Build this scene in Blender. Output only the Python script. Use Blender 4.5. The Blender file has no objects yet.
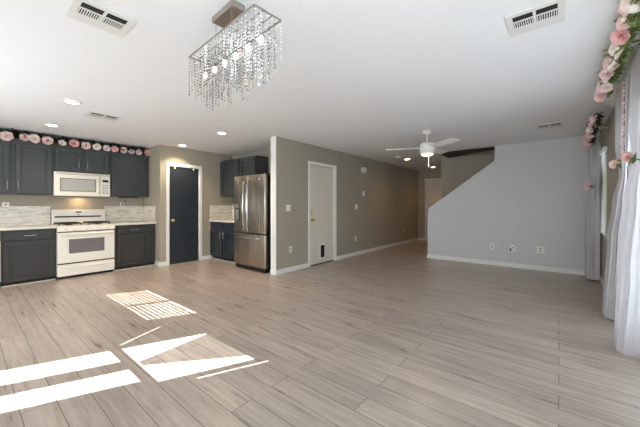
import bpy, bmesh, math, random
from mathutils import Vector, Matrix, Euler

random.seed(7)
PI = math.pi
SC = bpy.context.scene
COL = SC.collection

# ------------------------------------------------------------------ camera, world, sun, exposure
CAM_H = 1.222
cd = bpy.data.cameras.new('camera')
cd.sensor_width = 36.0
cd.lens = 293.2 * 36.0 / 640.0
cd.shift_y = -8.1 / 640.0
cd.clip_start = 0.03
cam = bpy.data.objects.new('camera', cd)
cam.location = (0, 0, CAM_H)
cam.rotation_euler = (PI / 2, 0, math.atan2(238.8, 293.2) - PI / 2)
COL.objects.link(cam)
SC.camera = cam

SC.view_settings.view_transform = 'Standard'
SC.view_settings.look = 'None'
SC.view_settings.gamma = 1.0
SC.view_settings.use_curve_mapping = False
SC.view_settings.exposure = 0.92
SC.cycles.max_bounces = 10
SC.cycles.diffuse_bounces = 6
SC.cycles.transparent_max_bounces = 16
SC.cycles.sample_clamp_indirect = 6.0
SC.cycles.use_denoising = True

w = bpy.data.worlds.new('sky')
SC.world = w
w.use_nodes = True
bg = w.node_tree.nodes['Background']
bg.inputs['Color'].default_value = (0.80, 0.90, 1.0, 1)
bg.inputs['Strength'].default_value = 1.6

AZ = math.radians(24.2)
EL = math.atan(0.685)
sd = Vector((math.cos(AZ) * math.cos(EL), -math.sin(AZ) * math.cos(EL), -math.sin(EL)))
sl = bpy.data.lights.new('sun', 'SUN')
sl.energy = 17.0
sl.angle = math.radians(0.12)
sl.color = (1.0, 0.985, 0.965)
sun = bpy.data.objects.new('sun', sl)
sun.rotation_euler = sd.to_track_quat('-Z', 'Y').to_euler()
sun.location = (-4, 4, 5)
COL.objects.link(sun)


def area(name, loc, direction, sx, sy, energy, color):
    l = bpy.data.lights.new(name, 'AREA')
    l.shape = 'RECTANGLE'
    l.size, l.size_y = sx, sy
    l.energy = energy
    l.color = color
    o = bpy.data.objects.new(name, l)
    o.location = loc
    o.rotation_euler = Vector(direction).to_track_quat('-Z', 'Z').to_euler()
    COL.objects.link(o)
    return o


# lamps standing in for daylight; side, rear and frosted kitchen windows are made up
area('side_fill_lamp', (0.5, -0.75, 1.35), (0, 1, 0), 2.6, 1.5, 10, (0.88, 0.94, 1.0))
area('daylight_curtained_window', (3.2, -0.75, 1.1), (0, 1, 0), 1.9, 1.8, 3, (0.92, 0.96, 1.0))
area('rear_fill_lamp', (-1.45, 0.48, 1.4), (1, 0, 0), 1.3, 1.5, 23, (0.84, 0.92, 1.0))
area('daylight_rear_door', (-1.6, 3.5, 1.1), (1, 0, 0), 1.0, 1.9, 74, (0.85, 0.93, 1.0))
area('kitchen_fill_lamp', (-1.185, 5.2, 1.22), (1, -0.25, 0), 1.4, 0.7, 15, (0.94, 0.97, 1.0))  # added fill lamp for the kitchen side


# ------------------------------------------------------------------ materials
def lin(c):
    r = []
    for v in c:
        v = v / 255.0
        r.append(v / 12.92 if v <= 0.04045 else ((v + 0.055) / 1.055) ** 2.4)
    return (r[0], r[1], r[2], 1)


def mat(name, col, rough=0.5, metal=0.0, var=0.04, scale=6.0, bump=0.0, bscale=200.0, spec=0.5, **kw):
    m = bpy.data.materials.new(name)
    m.use_nodes = True
    nt = m.node_tree
    b = nt.nodes['Principled BSDF']
    b.inputs['Roughness'].default_value = rough
    b.inputs['Metallic'].default_value = metal
    b.inputs['Specular IOR Level'].default_value = spec
    tc = nt.nodes.new('ShaderNodeTexCoord')
    c = lin(col)
    if var > 0:
        n = nt.nodes.new('ShaderNodeTexNoise')
        n.inputs['Scale'].default_value = scale
        n.inputs['Detail'].default_value = 4
        nt.links.new(tc.outputs['Object'], n.inputs['Vector'])
        mx = nt.nodes.new('ShaderNodeMix')
        mx.data_type = 'RGBA'
        mx.inputs['A'].default_value = tuple(v * (1 - var) for v in c[:3]) + (1,)
        mx.inputs['B'].default_value = tuple(min(1, v * (1 + var)) for v in c[:3]) + (1,)
        nt.links.new(n.outputs['Fac'], mx.inputs['Factor'])
        nt.links.new(mx.outputs['Result'], b.inputs['Base Color'])
    else:
        b.inputs['Base Color'].default_value = c
    if bump > 0:
        n2 = nt.nodes.new('ShaderNodeTexNoise')
        n2.inputs['Scale'].default_value = bscale
        nt.links.new(tc.outputs['Object'], n2.inputs['Vector'])
        bp = nt.nodes.new('ShaderNodeBump')
        bp.inputs['Strength'].default_value = bump
        bp.inputs['Distance'].default_value = 0.004
        nt.links.new(n2.outputs['Fac'], bp.inputs['Height'])
        nt.links.new(bp.outputs['Normal'], b.inputs['Normal'])
    for k, v in kw.items():
        b.inputs[k.replace('_', ' ')].default_value = v
    return m


def emis(name, col, strength):
    m = bpy.data.materials.new(name)
    m.use_nodes = True
    nt = m.node_tree
    nt.nodes.clear()
    e = nt.nodes.new('ShaderNodeEmission')
    e.inputs['Color'].default_value = lin(col)
    e.inputs['Strength'].default_value = strength
    o = nt.nodes.new('ShaderNodeOutputMaterial')
    nt.links.new(e.outputs[0], o.inputs[0])
    return m


M = {}
M['wall'] = mat('greige_wall_paint', (168, 160, 144), 0.75, var=0.015, scale=3, bump=0.12, bscale=90)
M['wall_cool'] = mat('pale_grey_wall_paint', (208, 209, 208), 0.75, var=0.015, scale=3, bump=0.12, bscale=90)
M['ceiling'] = mat('ceiling_paint', (238, 239, 241), 0.85, var=0.01, bump=0.15, bscale=70)
M['trim'] = mat('white_trim_paint', (236, 235, 231), 0.4, var=0.01)
M['door_white'] = mat('white_door_paint', (226, 218, 203), 0.45, var=0.015)
M['slate'] = mat('slate_cabinet_paint', (65, 71, 71), 0.42, var=0.05, scale=9)
M['charcoal'] = mat('charcoal_cabinet_paint', (54, 52, 50), 0.42, var=0.05, scale=9)
M['navy'] = mat('navy_door_paint', (42, 49, 56), 0.4, var=0.03)
M['dark'] = mat('near_black', (22, 22, 24), 0.6, var=0.02)
M['white_app'] = mat('white_enamel', (240, 234, 222), 0.25, var=0.01)
M['app_grey'] = mat('grey_plastic', (120, 116, 110), 0.5, var=0.02)  # plain grey plastic for small parts
M['oven_glass'] = mat('oven_window_glass', (116, 104, 104), 0.12, var=0.03, spec=0.8)
M['mw_glass'] = mat('microwave_window_glass', (178, 176, 168), 0.2, var=0.03)
M['iron'] = mat('cast_iron', (28, 27, 27), 0.65, var=0.05)
M['black_app'] = mat('black_appliance_side', (14, 14, 16), 0.5, var=0.03)
M['brass'] = mat('brass', (214, 178, 104), 0.3, 0.6, var=0.03)
M['nickel'] = mat('brushed_nickel', (196, 196, 194), 0.28, 1.0, var=0.03)
M['chrome'] = mat('chrome', (200, 198, 194), 0.12, 1.0, var=0.0)
M['bronze'] = mat('aged_nickel_frame', (176, 168, 160), 0.35, 1.0, var=0.03)
M['vent'] = mat('vent_white', (226, 225, 222), 0.5, var=0.01)
M['vent_dark'] = mat('duct_dark', (34, 34, 34), 0.8, var=0.02)
M['plate'] = mat('switch_plate_white', (236, 234, 228), 0.35, var=0.005)
M['fan_white'] = mat('fan_white', (232, 231, 228), 0.4, var=0.01)
M['blind'] = mat('blind_white', (240, 240, 238), 0.5, var=0.01)
M['carpet'] = mat('stair_carpet', (170, 160, 146), 0.95, var=0.06, scale=60)
M['pink'] = mat('pink_petal', (243, 203, 198), 0.7, var=0.28, scale=2.2)
M['pink_deep'] = mat('deep_pink_petal', (238, 180, 180), 0.7, var=0.28, scale=2.2)
M['pink_pale'] = mat('pale_pink_petal', (248, 224, 218), 0.7, var=0.2, scale=2.2)
M['white_petal'] = mat('white_petal', (244, 240, 232), 0.7, var=0.04, scale=30)
M['leaf'] = mat('green_leaf', (112, 132, 66), 0.6, var=0.3, scale=20)
M['leaf_dark'] = mat('dark_green_leaf', (46, 52, 34), 0.6, var=0.45, scale=18)
M['vine'] = mat('brown_vine', (92, 62, 44), 0.7, var=0.2, scale=20)
M['bulb'] = emis('bulb_glow', (255, 246, 232), 5.0)
M['can_glow'] = emis('recessed_lamp_glow', (255, 232, 190), 9.0)
M['fan_glow'] = emis('fan_lamp_glow', (255, 226, 178), 6.0)
M['soffit'] = mat('shade_toned_soffit', (74, 66, 62), 0.8, var=0.03)  # stairwell shade put into the soffit colour
M['display'] = mat('dark_display', (20, 24, 24), 0.15, var=0.0)


def floor_mat():
    m = bpy.data.materials.new('wood_look_plank')
    m.use_nodes = True
    nt = m.node_tree
    N, L = nt.nodes, nt.links
    b = N['Principled BSDF']
    g = N.new('ShaderNodeNewGeometry')
    sp = N.new('ShaderNodeSeparateXYZ')
    L.new(g.outputs['Position'], sp.inputs[0])
    cb = N.new('ShaderNodeCombineXYZ')
    L.new(sp.outputs['Y'], cb.inputs['X'])
    ad = N.new('ShaderNodeMath'); ad.operation = 'ADD'; ad.inputs[1].default_value = 0.09
    L.new(sp.outputs['X'], ad.inputs[0])
    L.new(ad.outputs[0], cb.inputs['Y'])
    br = N.new('ShaderNodeTexBrick')
    br.offset = 0.37
    br.offset_frequency = 2
    br.inputs['Scale'].default_value = 1.0
    br.inputs['Brick Width'].default_value = 1.5
    br.inputs['Row Height'].default_value = 0.157
    br.inputs['Mortar Size'].default_value = 0.0021
    br.inputs['Mortar Smooth'].default_value = 0.2
    br.inputs['Color1'].default_value = (0, 0, 0, 1)
    br.inputs['Color2'].default_value = (1, 1, 1, 1)
    br.inputs['Mortar'].default_value = (0.5, 0.5, 0.5, 1)
    L.new(cb.outputs[0], br.inputs['Vector'])
    # grain: noise stretched along the plank, shifted plank by plank
    mp = N.new('ShaderNodeMapping')
    mp.inputs['Scale'].default_value = (2.2, 30.0, 1.0)
    L.new(cb.outputs[0], mp.inputs['Vector'])
    av = N.new('ShaderNodeVectorMath'); av.operation = 'MULTIPLY_ADD'
    av.inputs[1].default_value = (7.0, 3.0, 5.0)
    L.new(br.outputs['Color'], av.inputs[0])
    L.new(mp.outputs[0], av.inputs[2])
    n1 = N.new('ShaderNodeTexNoise')
    n1.inputs['Scale'].default_value = 1.0
    n1.inputs['Detail'].default_value = 5
    n1.inputs['Roughness'].default_value = 0.6
    L.new(av.outputs[0], n1.inputs['Vector'])
    n2 = N.new('ShaderNodeTexNoise')
    n2.inputs['Scale'].default_value = 2.4
    n2.inputs['Detail'].default_value = 3
    L.new(cb.outputs[0], n2.inputs['Vector'])
    r1 = N.new('ShaderNodeValToRGB')
    r1.color_ramp.elements[0].position = 0.22
    r1.color_ramp.elements[0].color = lin((150, 136, 125))
    r1.color_ramp.elements[1].position = 0.72
    r1.color_ramp.elements[1].color = lin((198, 182, 170))
    L.new(n1.outputs['Fac'], r1.inputs[0])
    mx = N.new('ShaderNodeMix'); mx.data_type = 'RGBA'; mx.blend_type = 'MULTIPLY'
    mx.inputs['Factor'].default_value = 1.0
    L.new(r1.outputs[0], mx.inputs['A'])
    r2 = N.new('ShaderNodeValToRGB')
    r2.color_ramp.elements[0].color = (0.74, 0.73, 0.725, 1)
    r2.color_ramp.elements[1].color = (1.06, 1.05, 1.04, 1)
    mf = N.new('ShaderNodeMix'); mf.data_type = 'RGBA'
    mf.inputs['Factor'].default_value = 0.4
    L.new(br.outputs['Color'], mf.inputs['A'])
    L.new(n2.outputs['Fac'], mf.inputs['B'])
    L.new(mf.outputs['Result'], r2.inputs[0])
    L.new(r2.outputs[0], mx.inputs['B'])
    gm = N.new('ShaderNodeMix'); gm.data_type = 'RGBA'
    L.new(br.outputs['Fac'], gm.inputs['Factor'])
    L.new(mx.outputs['Result'], gm.inputs['A'])
    gm.inputs['B'].default_value = lin((82, 70, 61))
    L.new(gm.outputs['Result'], b.inputs['Base Color'])
    rr = N.new('ShaderNodeMapRange')
    rr.inputs['To Min'].default_value = 0.25
    rr.inputs['To Max'].default_value = 0.32
    L.new(n1.outputs['Fac'], rr.inputs['Value'])
    L.new(rr.outputs[0], b.inputs['Roughness'])
    bp = N.new('ShaderNodeBump')
    bp.inputs['Strength'].default_value = 0.25
    bp.inputs['Distance'].default_value = 0.002
    bp.invert = True
    L.new(br.outputs['Fac'], bp.inputs['Height'])
    L.new(bp.outputs[0], b.inputs['Normal'])
    return m


def splash_mat():
    m = bpy.data.materials.new('mosaic_strip_tile')
    m.use_nodes = True
    nt = m.node_tree
    N, L = nt.nodes, nt.links
    b = N['Principled BSDF']
    g = N.new('ShaderNodeNewGeometry')
    sp = N.new('ShaderNodeSeparateXYZ')
    L.new(g.outputs['Position'], sp.inputs[0])
    a = N.new('ShaderNodeMath'); a.operation = 'ADD'
    L.new(sp.outputs['X'], a.inputs[0]); L.new(sp.outputs['Y'], a.inputs[1])
    cb = N.new('ShaderNodeCombineXYZ')
    L.new(a.outputs[0], cb.inputs['X']); L.new(sp.outputs['Z'], cb.inputs['Y'])
    br = N.new('ShaderNodeTexBrick')
    br.inputs['Scale'].default_value = 1.0
    br.inputs['Brick Width'].default_value = 0.115
    br.inputs['Row Height'].default_value = 0.019
    br.inputs['Mortar Size'].default_value = 0.0012
    br.inputs['Color1'].default_value = (0, 0, 0, 1)
    br.inputs['Color2'].default_value = (1, 1, 1, 1)
    L.new(cb.outputs[0], br.inputs['Vector'])
    r = N.new('ShaderNodeValToRGB')
    cr = r.color_ramp
    cr.elements[0].color = lin((214, 204, 186))
    cr.elements[1].color = lin((242, 236, 218))
    e = cr.elements.new(0.35); e.color = lin((230, 221, 198))
    e = cr.elements.new(0.12); e.color = lin((198, 190, 176))
    e = cr.elements.new(0.7); e.color = lin((224, 219, 210))
    L.new(br.outputs['Color'], r.inputs[0])
    mx = N.new('ShaderNodeMix'); mx.data_type = 'RGBA'
    L.new(br.outputs['Fac'], mx.inputs['Factor'])
    L.new(r.outputs[0], mx.inputs['A'])
    mx.inputs['B'].default_value = lin((226, 222, 213))
    L.new(mx.outputs['Result'], b.inputs['Base Color'])
    b.inputs['Roughness'].default_value = 0.25
    return m


def marble_mat():
    m = mat('pale_stone_counter', (222, 216, 206), 0.2, var=0.10, scale=14)
    return m


def steel_mat():
    m = mat('brushed_stainless', (176, 168, 158), 0.22, 1.0, var=0.0)
    nt = m.node_tree
    N, L = nt.nodes, nt.links
    b = N['Principled BSDF']
    tc = N['Texture Coordinate'] if 'Texture Coordinate' in N else N.new('ShaderNodeTexCoord')
    mp = N.new('ShaderNodeMapping'); mp.inputs['Scale'].default_value = (30.0, 30.0, 0.6)
    L.new(tc.outputs['Object'], mp.inputs[0])
    n = N.new('ShaderNodeTexNoise'); n.inputs['Scale'].default_value = 1.0
    L.new(mp.outputs[0], n.inputs['Vector'])
    r = N.new('ShaderNodeMapRange')
    r.inputs['To Min'].default_value = 0.24; r.inputs['To Max'].default_value = 0.34
    L.new(n.outputs['Fac'], r.inputs['Value'])
    L.new(r.outputs[0], b.inputs['Roughness'])
    return m


def sheer_mat(name, col, transp, transl):
    m = bpy.data.materials.new(name)
    m.use_nodes = True
    nt = m.node_tree
    N, L = nt.nodes, nt.links
    N.clear()
    o = N.new('ShaderNodeOutputMaterial')
    d = N.new('ShaderNodeBsdfDiffuse'); d.inputs['Color'].default_value = lin(col)
    t = N.new('ShaderNodeBsdfTranslucent'); t.inputs['Color'].default_value = lin(col)
    tr = N.new('ShaderNodeBsdfTransparent')
    tc = N.new('ShaderNodeTexCoord')
    wv = N.new('ShaderNodeTexNoise'); wv.inputs['Scale'].default_value = 160
    L.new(tc.outputs['Object'], wv.inputs['Vector'])
    mr = N.new('ShaderNodeMapRange')
    mr.inputs['To Min'].default_value = transp * 0.7
    mr.inputs['To Max'].default_value = min(1.0, transp * 1.3)
    L.new(wv.outputs['Fac'], mr.inputs['Value'])
    m1 = N.new('ShaderNodeMixShader'); m1.inputs[0].default_value = transl
    L.new(d.outputs[0], m1.inputs[1]); L.new(t.outputs[0], m1.inputs[2])
    m2 = N.new('ShaderNodeMixShader')
    L.new(mr.outputs[0], m2.inputs[0])
    L.new(m1.outputs[0], m2.inputs[1]); L.new(tr.outputs[0], m2.inputs[2])
    L.new(m2.outputs[0], o.inputs[0])
    return m


def pane_mat():
    m = bpy.data.materials.new('window_glass')
    m.use_nodes = True
    nt = m.node_tree
    N, L = nt.nodes, nt.links
    N.clear()
    o = N.new('ShaderNodeOutputMaterial')
    tr = N.new('ShaderNodeBsdfTransparent'); tr.inputs['Color'].default_value = (0.95, 0.97, 0.97, 1)
    gl = N.new('ShaderNodeBsdfGlossy'); gl.inputs['Roughness'].default_value = 0.02
    mx = N.new('ShaderNodeMixShader'); mx.inputs[0].default_value = 0.06
    L.new(tr.outputs[0], mx.inputs[1]); L.new(gl.outputs[0], mx.inputs[2])
    L.new(mx.outputs[0], o.inputs[0])
    return m


def crystal_mat():
    m = bpy.data.materials.new('crystal_bead')
    m.use_nodes = True
    nt = m.node_tree
    N, L = nt.nodes, nt.links
    N.clear()
    o = N.new('ShaderNodeOutputMaterial')
    g = N.new('ShaderNodeBsdfGlass'); g.inputs['IOR'].default_value = 1.55
    g.inputs['Color'].default_value = lin((246, 246, 246)); g.inputs['Roughness'].default_value = 0.02
    s = N.new('ShaderNodeBsdfGlossy'); s.inputs['Color'].default_value = lin((214, 214, 214))
    s.inputs['Roughness'].default_value = 0.08
    mx = N.new('ShaderNodeMixShader'); mx.inputs[0].default_value = 0.42
    L.new(g.outputs[0], mx.inputs[1]); L.new(s.outputs[0], mx.inputs[2])
    L.new(mx.outputs[0], o.inputs[0])
    return m


M['floor'] = floor_mat()
M['splash'] = splash_mat()
M['counter'] = marble_mat()
M['steel'] = steel_mat()
M['sheer'] = sheer_mat('white_sheer_fabric', (206, 202, 204), 0.10, 0.15)
M['scarf'] = sheer_mat('sheer_scarf_fabric', (236, 234, 230), 0.16, 0.3)
M['pane'] = pane_mat()
M['frosted'] = sheer_mat('frosted_glass', (235, 238, 240), 0.0, 0.5)
M['crystal'] = crystal_mat()


# ------------------------------------------------------------------ helpers
def box(bm, x0, x1, y0, y1, z0, z1, bev=0.0, seg=2, mtx=None):
    r = bmesh.ops.create_cube(bm, size=1.0)
    vs = r['verts']
    T = Matrix.Translation(((x0 + x1) / 2, (y0 + y1) / 2, (z0 + z1) / 2)) @ Matrix.Diagonal((abs(x1 - x0), abs(y1 - y0), abs(z1 - z0), 1))
    bmesh.ops.transform(bm, matrix=T, verts=vs)
    if bev > 0:
        es = list({e for v in vs for e in v.link_edges})
        rr = bmesh.ops.bevel(bm, geom=es, offset=bev, segments=seg, affect='EDGES', profile=0.5)
        vs = list({v for f in rr['faces'] for v in f.verts} | {v for v in vs if v.is_valid})
    if mtx is not None:
        bmesh.ops.transform(bm, matrix=mtx, verts=vs)
    return vs


def cyl(bm, p0, p1, r0, r1=None, n=16, cap=True):
    p0, p1 = Vector(p0), Vector(p1)
    if r1 is None:
        r1 = r0
    d = p1 - p0
    res = bmesh.ops.create_cone(bm, cap_ends=cap, segments=n, radius1=r0, radius2=r1, depth=d.length)
    q = Vector((0, 0, 1)).rotation_difference(d.normalized()).to_matrix().to_4x4()
    bmesh.ops.transform(bm, matrix=Matrix.Translation((p0 + p1) / 2) @ q, verts=res['verts'])
    return res['verts']


def tube(bm, pts, r, n=8):
    pts = [Vector(p) for p in pts]
    rings = []
    for i, p in enumerate(pts):
        d = (pts[min(i + 1, len(pts) - 1)] - pts[max(i - 1, 0)]).normalized()
        a = d.orthogonal().normalized() if i == 0 else (rings_a - d * rings_a.dot(d)).normalized()
        rings_a = a
        b = d.cross(a)
        rings.append([bm.verts.new(p + (a * math.cos(2 * PI * k / n) + b * math.sin(2 * PI * k / n)) * r) for k in range(n)])
    for i in range(len(rings) - 1):
        for k in range(n):
            bm.faces.new((rings[i][k], rings[i][(k + 1) % n], rings[i + 1][(k + 1) % n], rings[i + 1][k]))
    bm.faces.new(rings[0][::-1]); bm.faces.new(rings[-1])


def lathe(bm, cx, cy, prof, n=32):
    rings = []
    for r, z in prof:
        rings.append([bm.verts.new((cx + r * math.cos(2 * PI * k / n), cy + r * math.sin(2 * PI * k / n), z)) for k in range(n)])
    for i in range(len(rings) - 1):
        for k in range(n):
            bm.faces.new((rings[i][k], rings[i][(k + 1) % n], rings[i + 1][(k + 1) % n], rings[i + 1][k]))
    bm.faces.new(rings[0][::-1]); bm.faces.new(rings[-1])


def prism(bm, pts, axis, a0, a1):
    """extrude a 2D polygon along an axis: 'x' -> pts are (y,z), 'y' -> (x,z), 'z' -> (x,y)"""
    def P(p, a):
        return {'x': (a, p[0], p[1]), 'y': (p[0], a, p[1]), 'z': (p[0], p[1], a)}[axis]
    A = [bm.verts.new(P(p, a0)) for p in pts]
    B = [bm.verts.new(P(p, a1)) for p in pts]
    bm.faces.new(A); bm.faces.new(B[::-1])
    n = len(pts)
    for i in range(n):
        bm.faces.new((A[i], B[i], B[(i + 1) % n], A[(i + 1) % n]))
    bmesh.ops.recalc_face_normals(bm, faces=bm.faces)


WORLD = {}


def obj(name, bm, m, parent=None, smooth=False, angle=None):
    """link the bmesh (in world coordinates) as ONE mesh object, relative to its parent"""
    me = bpy.data.meshes.new(name)
    xs = [v.co for v in bm.verts]
    if parent is not None:
        base = WORLD[parent.name]
        off = Vector(base)
        loc = Vector((0, 0, 0))
        WL = off
    else:
        mn = Vector((min(v.x for v in xs), min(v.y for v in xs), min(v.z for v in xs)))
        mxv = Vector((max(v.x for v in xs), max(v.y for v in xs), max(v.z for v in xs)))
        off = Vector(((mn.x + mxv.x) / 2, (mn.y + mxv.y) / 2, mn.z))
        loc = off
        WL = off
    bmesh.ops.translate(bm, verts=bm.verts, vec=-off)
    for f in bm.faces:
        f.smooth = smooth
    bm.to_mesh(me)
    bm.free()
    if smooth and angle is not None:
        try:
            me.set_sharp_from_angle(angle=math.radians(angle))
        except Exception:
            pass
    me.materials.append(m)
    o = bpy.data.objects.new(name, me)
    o.location = loc
    COL.objects.link(o)
    if parent is not None:
        o.parent = parent
    WORLD[o.name] = WL
    return o


def thing(name, label, cat, loc, group=None):
    o = bpy.data.objects.new(name, None)
    o.empty_display_size = 0.1
    o.location = loc
    COL.objects.link(o)
    WORLD[o.name] = Vector(loc)
    tag(o, label, cat, group)
    return o


def tag(o, label, cat, group=None):
    o['label'] = label
    o['category'] = cat
    o['kind'] = 'thing'
    if group:
        o['group'] = group
    return o


def struct(name, bm, m, parent=None, smooth=False, label=None, cat=None):
    o = obj(name, bm, m, parent, smooth)
    if parent is None:
        o['kind'] = 'structure'
        o['label'] = label or name
        o['category'] = cat or 'structure'
    return o


def sthing(name, label, cat, loc):
    o = thing(name, label, cat, loc)
    o['kind'] = 'structure'
    return o


def new():
    return bmesh.new()


def bx(*a, **k):
    bm = new()
    box(bm, *a, **k)
    return bm


def copy_tree(src, loc, label=None, group=None):
    r = src.copy()
    COL.objects.link(r)
    r.location = loc
    WORLD[r.name] = Vector(loc)
    if label:
        r['label'] = label
    if group:
        r['group'] = group
    for ch in list(src.children):
        c = ch.copy(); COL.objects.link(c); c.parent = r
        for g in list(ch.children):
            d = g.copy(); COL.objects.link(d); d.parent = c
    return r


def holed_wall(bm, axis, a0, a1, lo, hi, z0, z1, holes):
    """wall slab along an axis ('x': runs in x, a0..a1 is its y range) with rectangular holes (lo,hi,z0,z1)"""
    def B(u0, u1, w0, w1):
        if u1 - u0 < 1e-5 or w1 - w0 < 1e-5:
            return
        if axis == 'x':
            box(bm, u0, u1, a0, a1, w0, w1)
        else:
            box(bm, a0, a1, u0, u1, w0, w1)
    cur = lo
    for (h0, h1, w0, w1) in sorted(holes):
        B(cur, h0, z0, z1)
        B(h0, h1, z0, w0)
        B(h0, h1, w1, z1)
        cur = h1
    B(cur, hi, z0, z1)


H = 2.44
# room lines
Y_HALL = 3.85; X_COL = 3.51; X_STAIR = 6.88; X_END = 10.2; Y_KIT = 7.05; Y_PAN = 6.2
X_RET = 2.53; X_FRW = 4.22; Y_WIN = -0.53; X_REAR = -1.2; X_INNER = 7.95

# ------------------------------------------------------------------ structure
struct('floor', bx(X_REAR - 0.2, X_END + 0.2, Y_WIN - 0.15, Y_KIT + 0.2, -0.12, 0.0), M['floor'],
       label='greige wood-look plank floor across the whole room', cat='floor')
bm = new()
box(bm, X_REAR - 0.2, X_STAIR + 0.10, Y_WIN - 0.15, Y_KIT + 0.2, H, H + 0.14)
box(bm, X_STAIR + 0.10, X_END + 0.2, 2.2, Y_KIT + 0.2, H, H + 0.14)
box(bm, X_INNER, X_END + 0.2, Y_WIN - 0.15, 2.2, H, H + 0.14)
struct('ceiling', bm, M['ceiling'], label='flat pale grey ceiling over the open room', cat='ceiling')
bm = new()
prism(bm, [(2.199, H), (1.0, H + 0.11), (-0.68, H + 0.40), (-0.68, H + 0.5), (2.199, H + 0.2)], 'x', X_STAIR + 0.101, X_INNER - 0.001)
struct('ceiling_stairwell', bm, M['soffit'], label='sloping soffit over the stairwell, coloured dark for its shade', cat='ceiling')

WALLS = []
bm = new()
holed_wall(bm, 'x', Y_HALL, Y_HALL + 0.13, X_COL, X_END + 0.13, 0, H, [(4.41, 5.235, 0, 2.05)])
struct('wall_hall', bm, M['wall'], label='greige wall with the white door, running back to the hall', cat='wall')
struct('trim_1', bx(X_COL - 0.012, X_COL, Y_HALL - 0.002, Y_HALL + 0.132, 0, H), M['trim'], label='white end cap of the wall beside the refrigerator', cat='trim')
bm = new()
holed_wall(bm, 'y', X_END, X_END + 0.13, Y_WIN - 0.13, Y_HALL, 0, H, [(2.63, 3.545, 0, 2.08)])
struct('wall_end', bm, M['wall'], label='far end wall of the hall around the front door', cat='wall')
bm = new()
prism(bm, [(2.37, 0), (2.37, 1.138), (1.015, 2.135), (1.015, H), (Y_WIN, H), (Y_WIN, 0)], 'x', X_STAIR, X_STAIR + 0.1)
struct('wall_stair', bm, M['wall_cool'], label='stepped grey stair wall with a sloping top edge', cat='wall')
bm = new()
box(bm, X_INNER, X_INNER + 0.12, Y_WIN - 0.13, 2.39, 0, H)
box(bm, X_INNER, X_INNER + 0.10, Y_WIN - 0.13, 2.2, H, H + 0.45)
struct('wall_stairwell', bm, M['wall'], label='taupe inner wall of the stairwell behind the sloping stair wall', cat='wall')
struct('wall_kitchen', bx(X_REAR, X_RET + 0.1, Y_KIT, Y_KIT + 0.13, 0, H), M['wall'], label='taupe kitchen wall behind the cabinets and range', cat='wall')
bm = new()
holed_wall(bm, 'x', Y_PAN, Y_PAN + 0.12, X_RET, X_FRW + 0.12, 0, H, [(2.71, 3.36, 0, 2.04)])
box(bm, X_RET, X_RET + 0.12, Y_PAN + 0.12, Y_KIT, 0, H)
struct('wall_pantry', bm, M['wall'], label='taupe pantry wall with its corner beside the kitchen cabinets', cat='wall')
struct('wall_fridge', bx(X_FRW, X_FRW + 0.12, Y_HALL + 0.13, Y_PAN, 0, H), M['wall'], label='taupe wall behind the refrigerator and small cabinets', cat='wall')
# right wall with windows
WIN1 = (5.80, 6.26, 0.75, 2.06)
WIN2 = (2.25, 4.15, 0.12, 2.06)
WIN3 = (-0.8, 1.8, 0.6, 2.1)
bm = new()
holed_wall(bm, 'x', Y_WIN - 0.13, Y_WIN, X_REAR - 0.13, X_STAIR + 0.0, 0, H, [WIN1, WIN2, WIN3])
box(bm, X_STAIR, X_END + 0.13, Y_WIN - 0.13, Y_WIN - 0.001, 0, H)
box(bm, X_STAIR + 0.1, X_INNER, Y_WIN - 0.13, Y_WIN - 0.001, H, H + 0.5)
struct('wall_window', bm, M['wall'], label='right wall with the curtained windows', cat='wall')
# rear wall with a glazed door and windows
RD = (2.99, 4.46, 0.02, 2.06)
RW = (4.5, 5.9, 1.85, 2.19)
RW2 = (-0.2, 1.15, 0.65, 2.15)
bm = new()
holed_wall(bm, 'y', X_REAR - 0.13, X_REAR, Y_WIN, Y_KIT, 0, H, [RW2, (2.85, 4.28, 0.0, 2.25), (4.30, 6.2, 0.85, 2.36)])
struct('wall_rear', bm, M['wall'], label='wall behind the camera with the glazed patio door', cat='wall')

# windows
def window_unit(name, label, axis, plane, lo, hi, z0, z1, mull):
    root = sthing(name, label, 'window', (0, 0, 0))
    f = new(); p = new(); t = 0.045
    def B(b, u0, u1, w0, w1, d0, d1):
        if axis == 'x':
            box(b, u0, u1, plane + d0, plane + d1, w0, w1)
        else:
            box(b, plane + d0, plane + d1, u0, u1, w0, w1)
    B(f, lo, hi, z0, z0 + t, -0.10, -0.05); B(f, lo, hi, z1 - t, z1, -0.10, -0.05)
    B(f, lo, lo + t, z0 + t, z1 - t, -0.10, -0.05); B(f, hi - t, hi, z0 + t, z1 - t, -0.10, -0.05)
    for k in range(1, mull):
        c = lo + (hi - lo) * k / mull
        B(f, c - 0.02, c + 0.02, z0 + t, z1 - t, -0.10, -0.05)
    B(p, lo + t, hi - t, z0 + t, z1 - t, -0.078, -0.074)
    obj('window_frame', f, M['trim'], root)
    obj('window_pane', p, M['pane'], root)
    return root

window_unit('window_1', 'far window with white horizontal blinds on the right wall', 'x', Y_WIN, *WIN1, 2)
window_unit('window_2', 'window behind the near white sheer curtains', 'x', Y_WIN, *WIN2, 2)
window_unit('window_3', 'added side window beside the camera, unseen, for daylight', 'x', Y_WIN, *WIN3, 3)  # unseen window added as an opening for the side fill
window_unit('window_4', 'added rear window behind the camera, for daylight', 'y', X_REAR, *RW2, 2)  # opening put in to let the rear fill through
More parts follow.
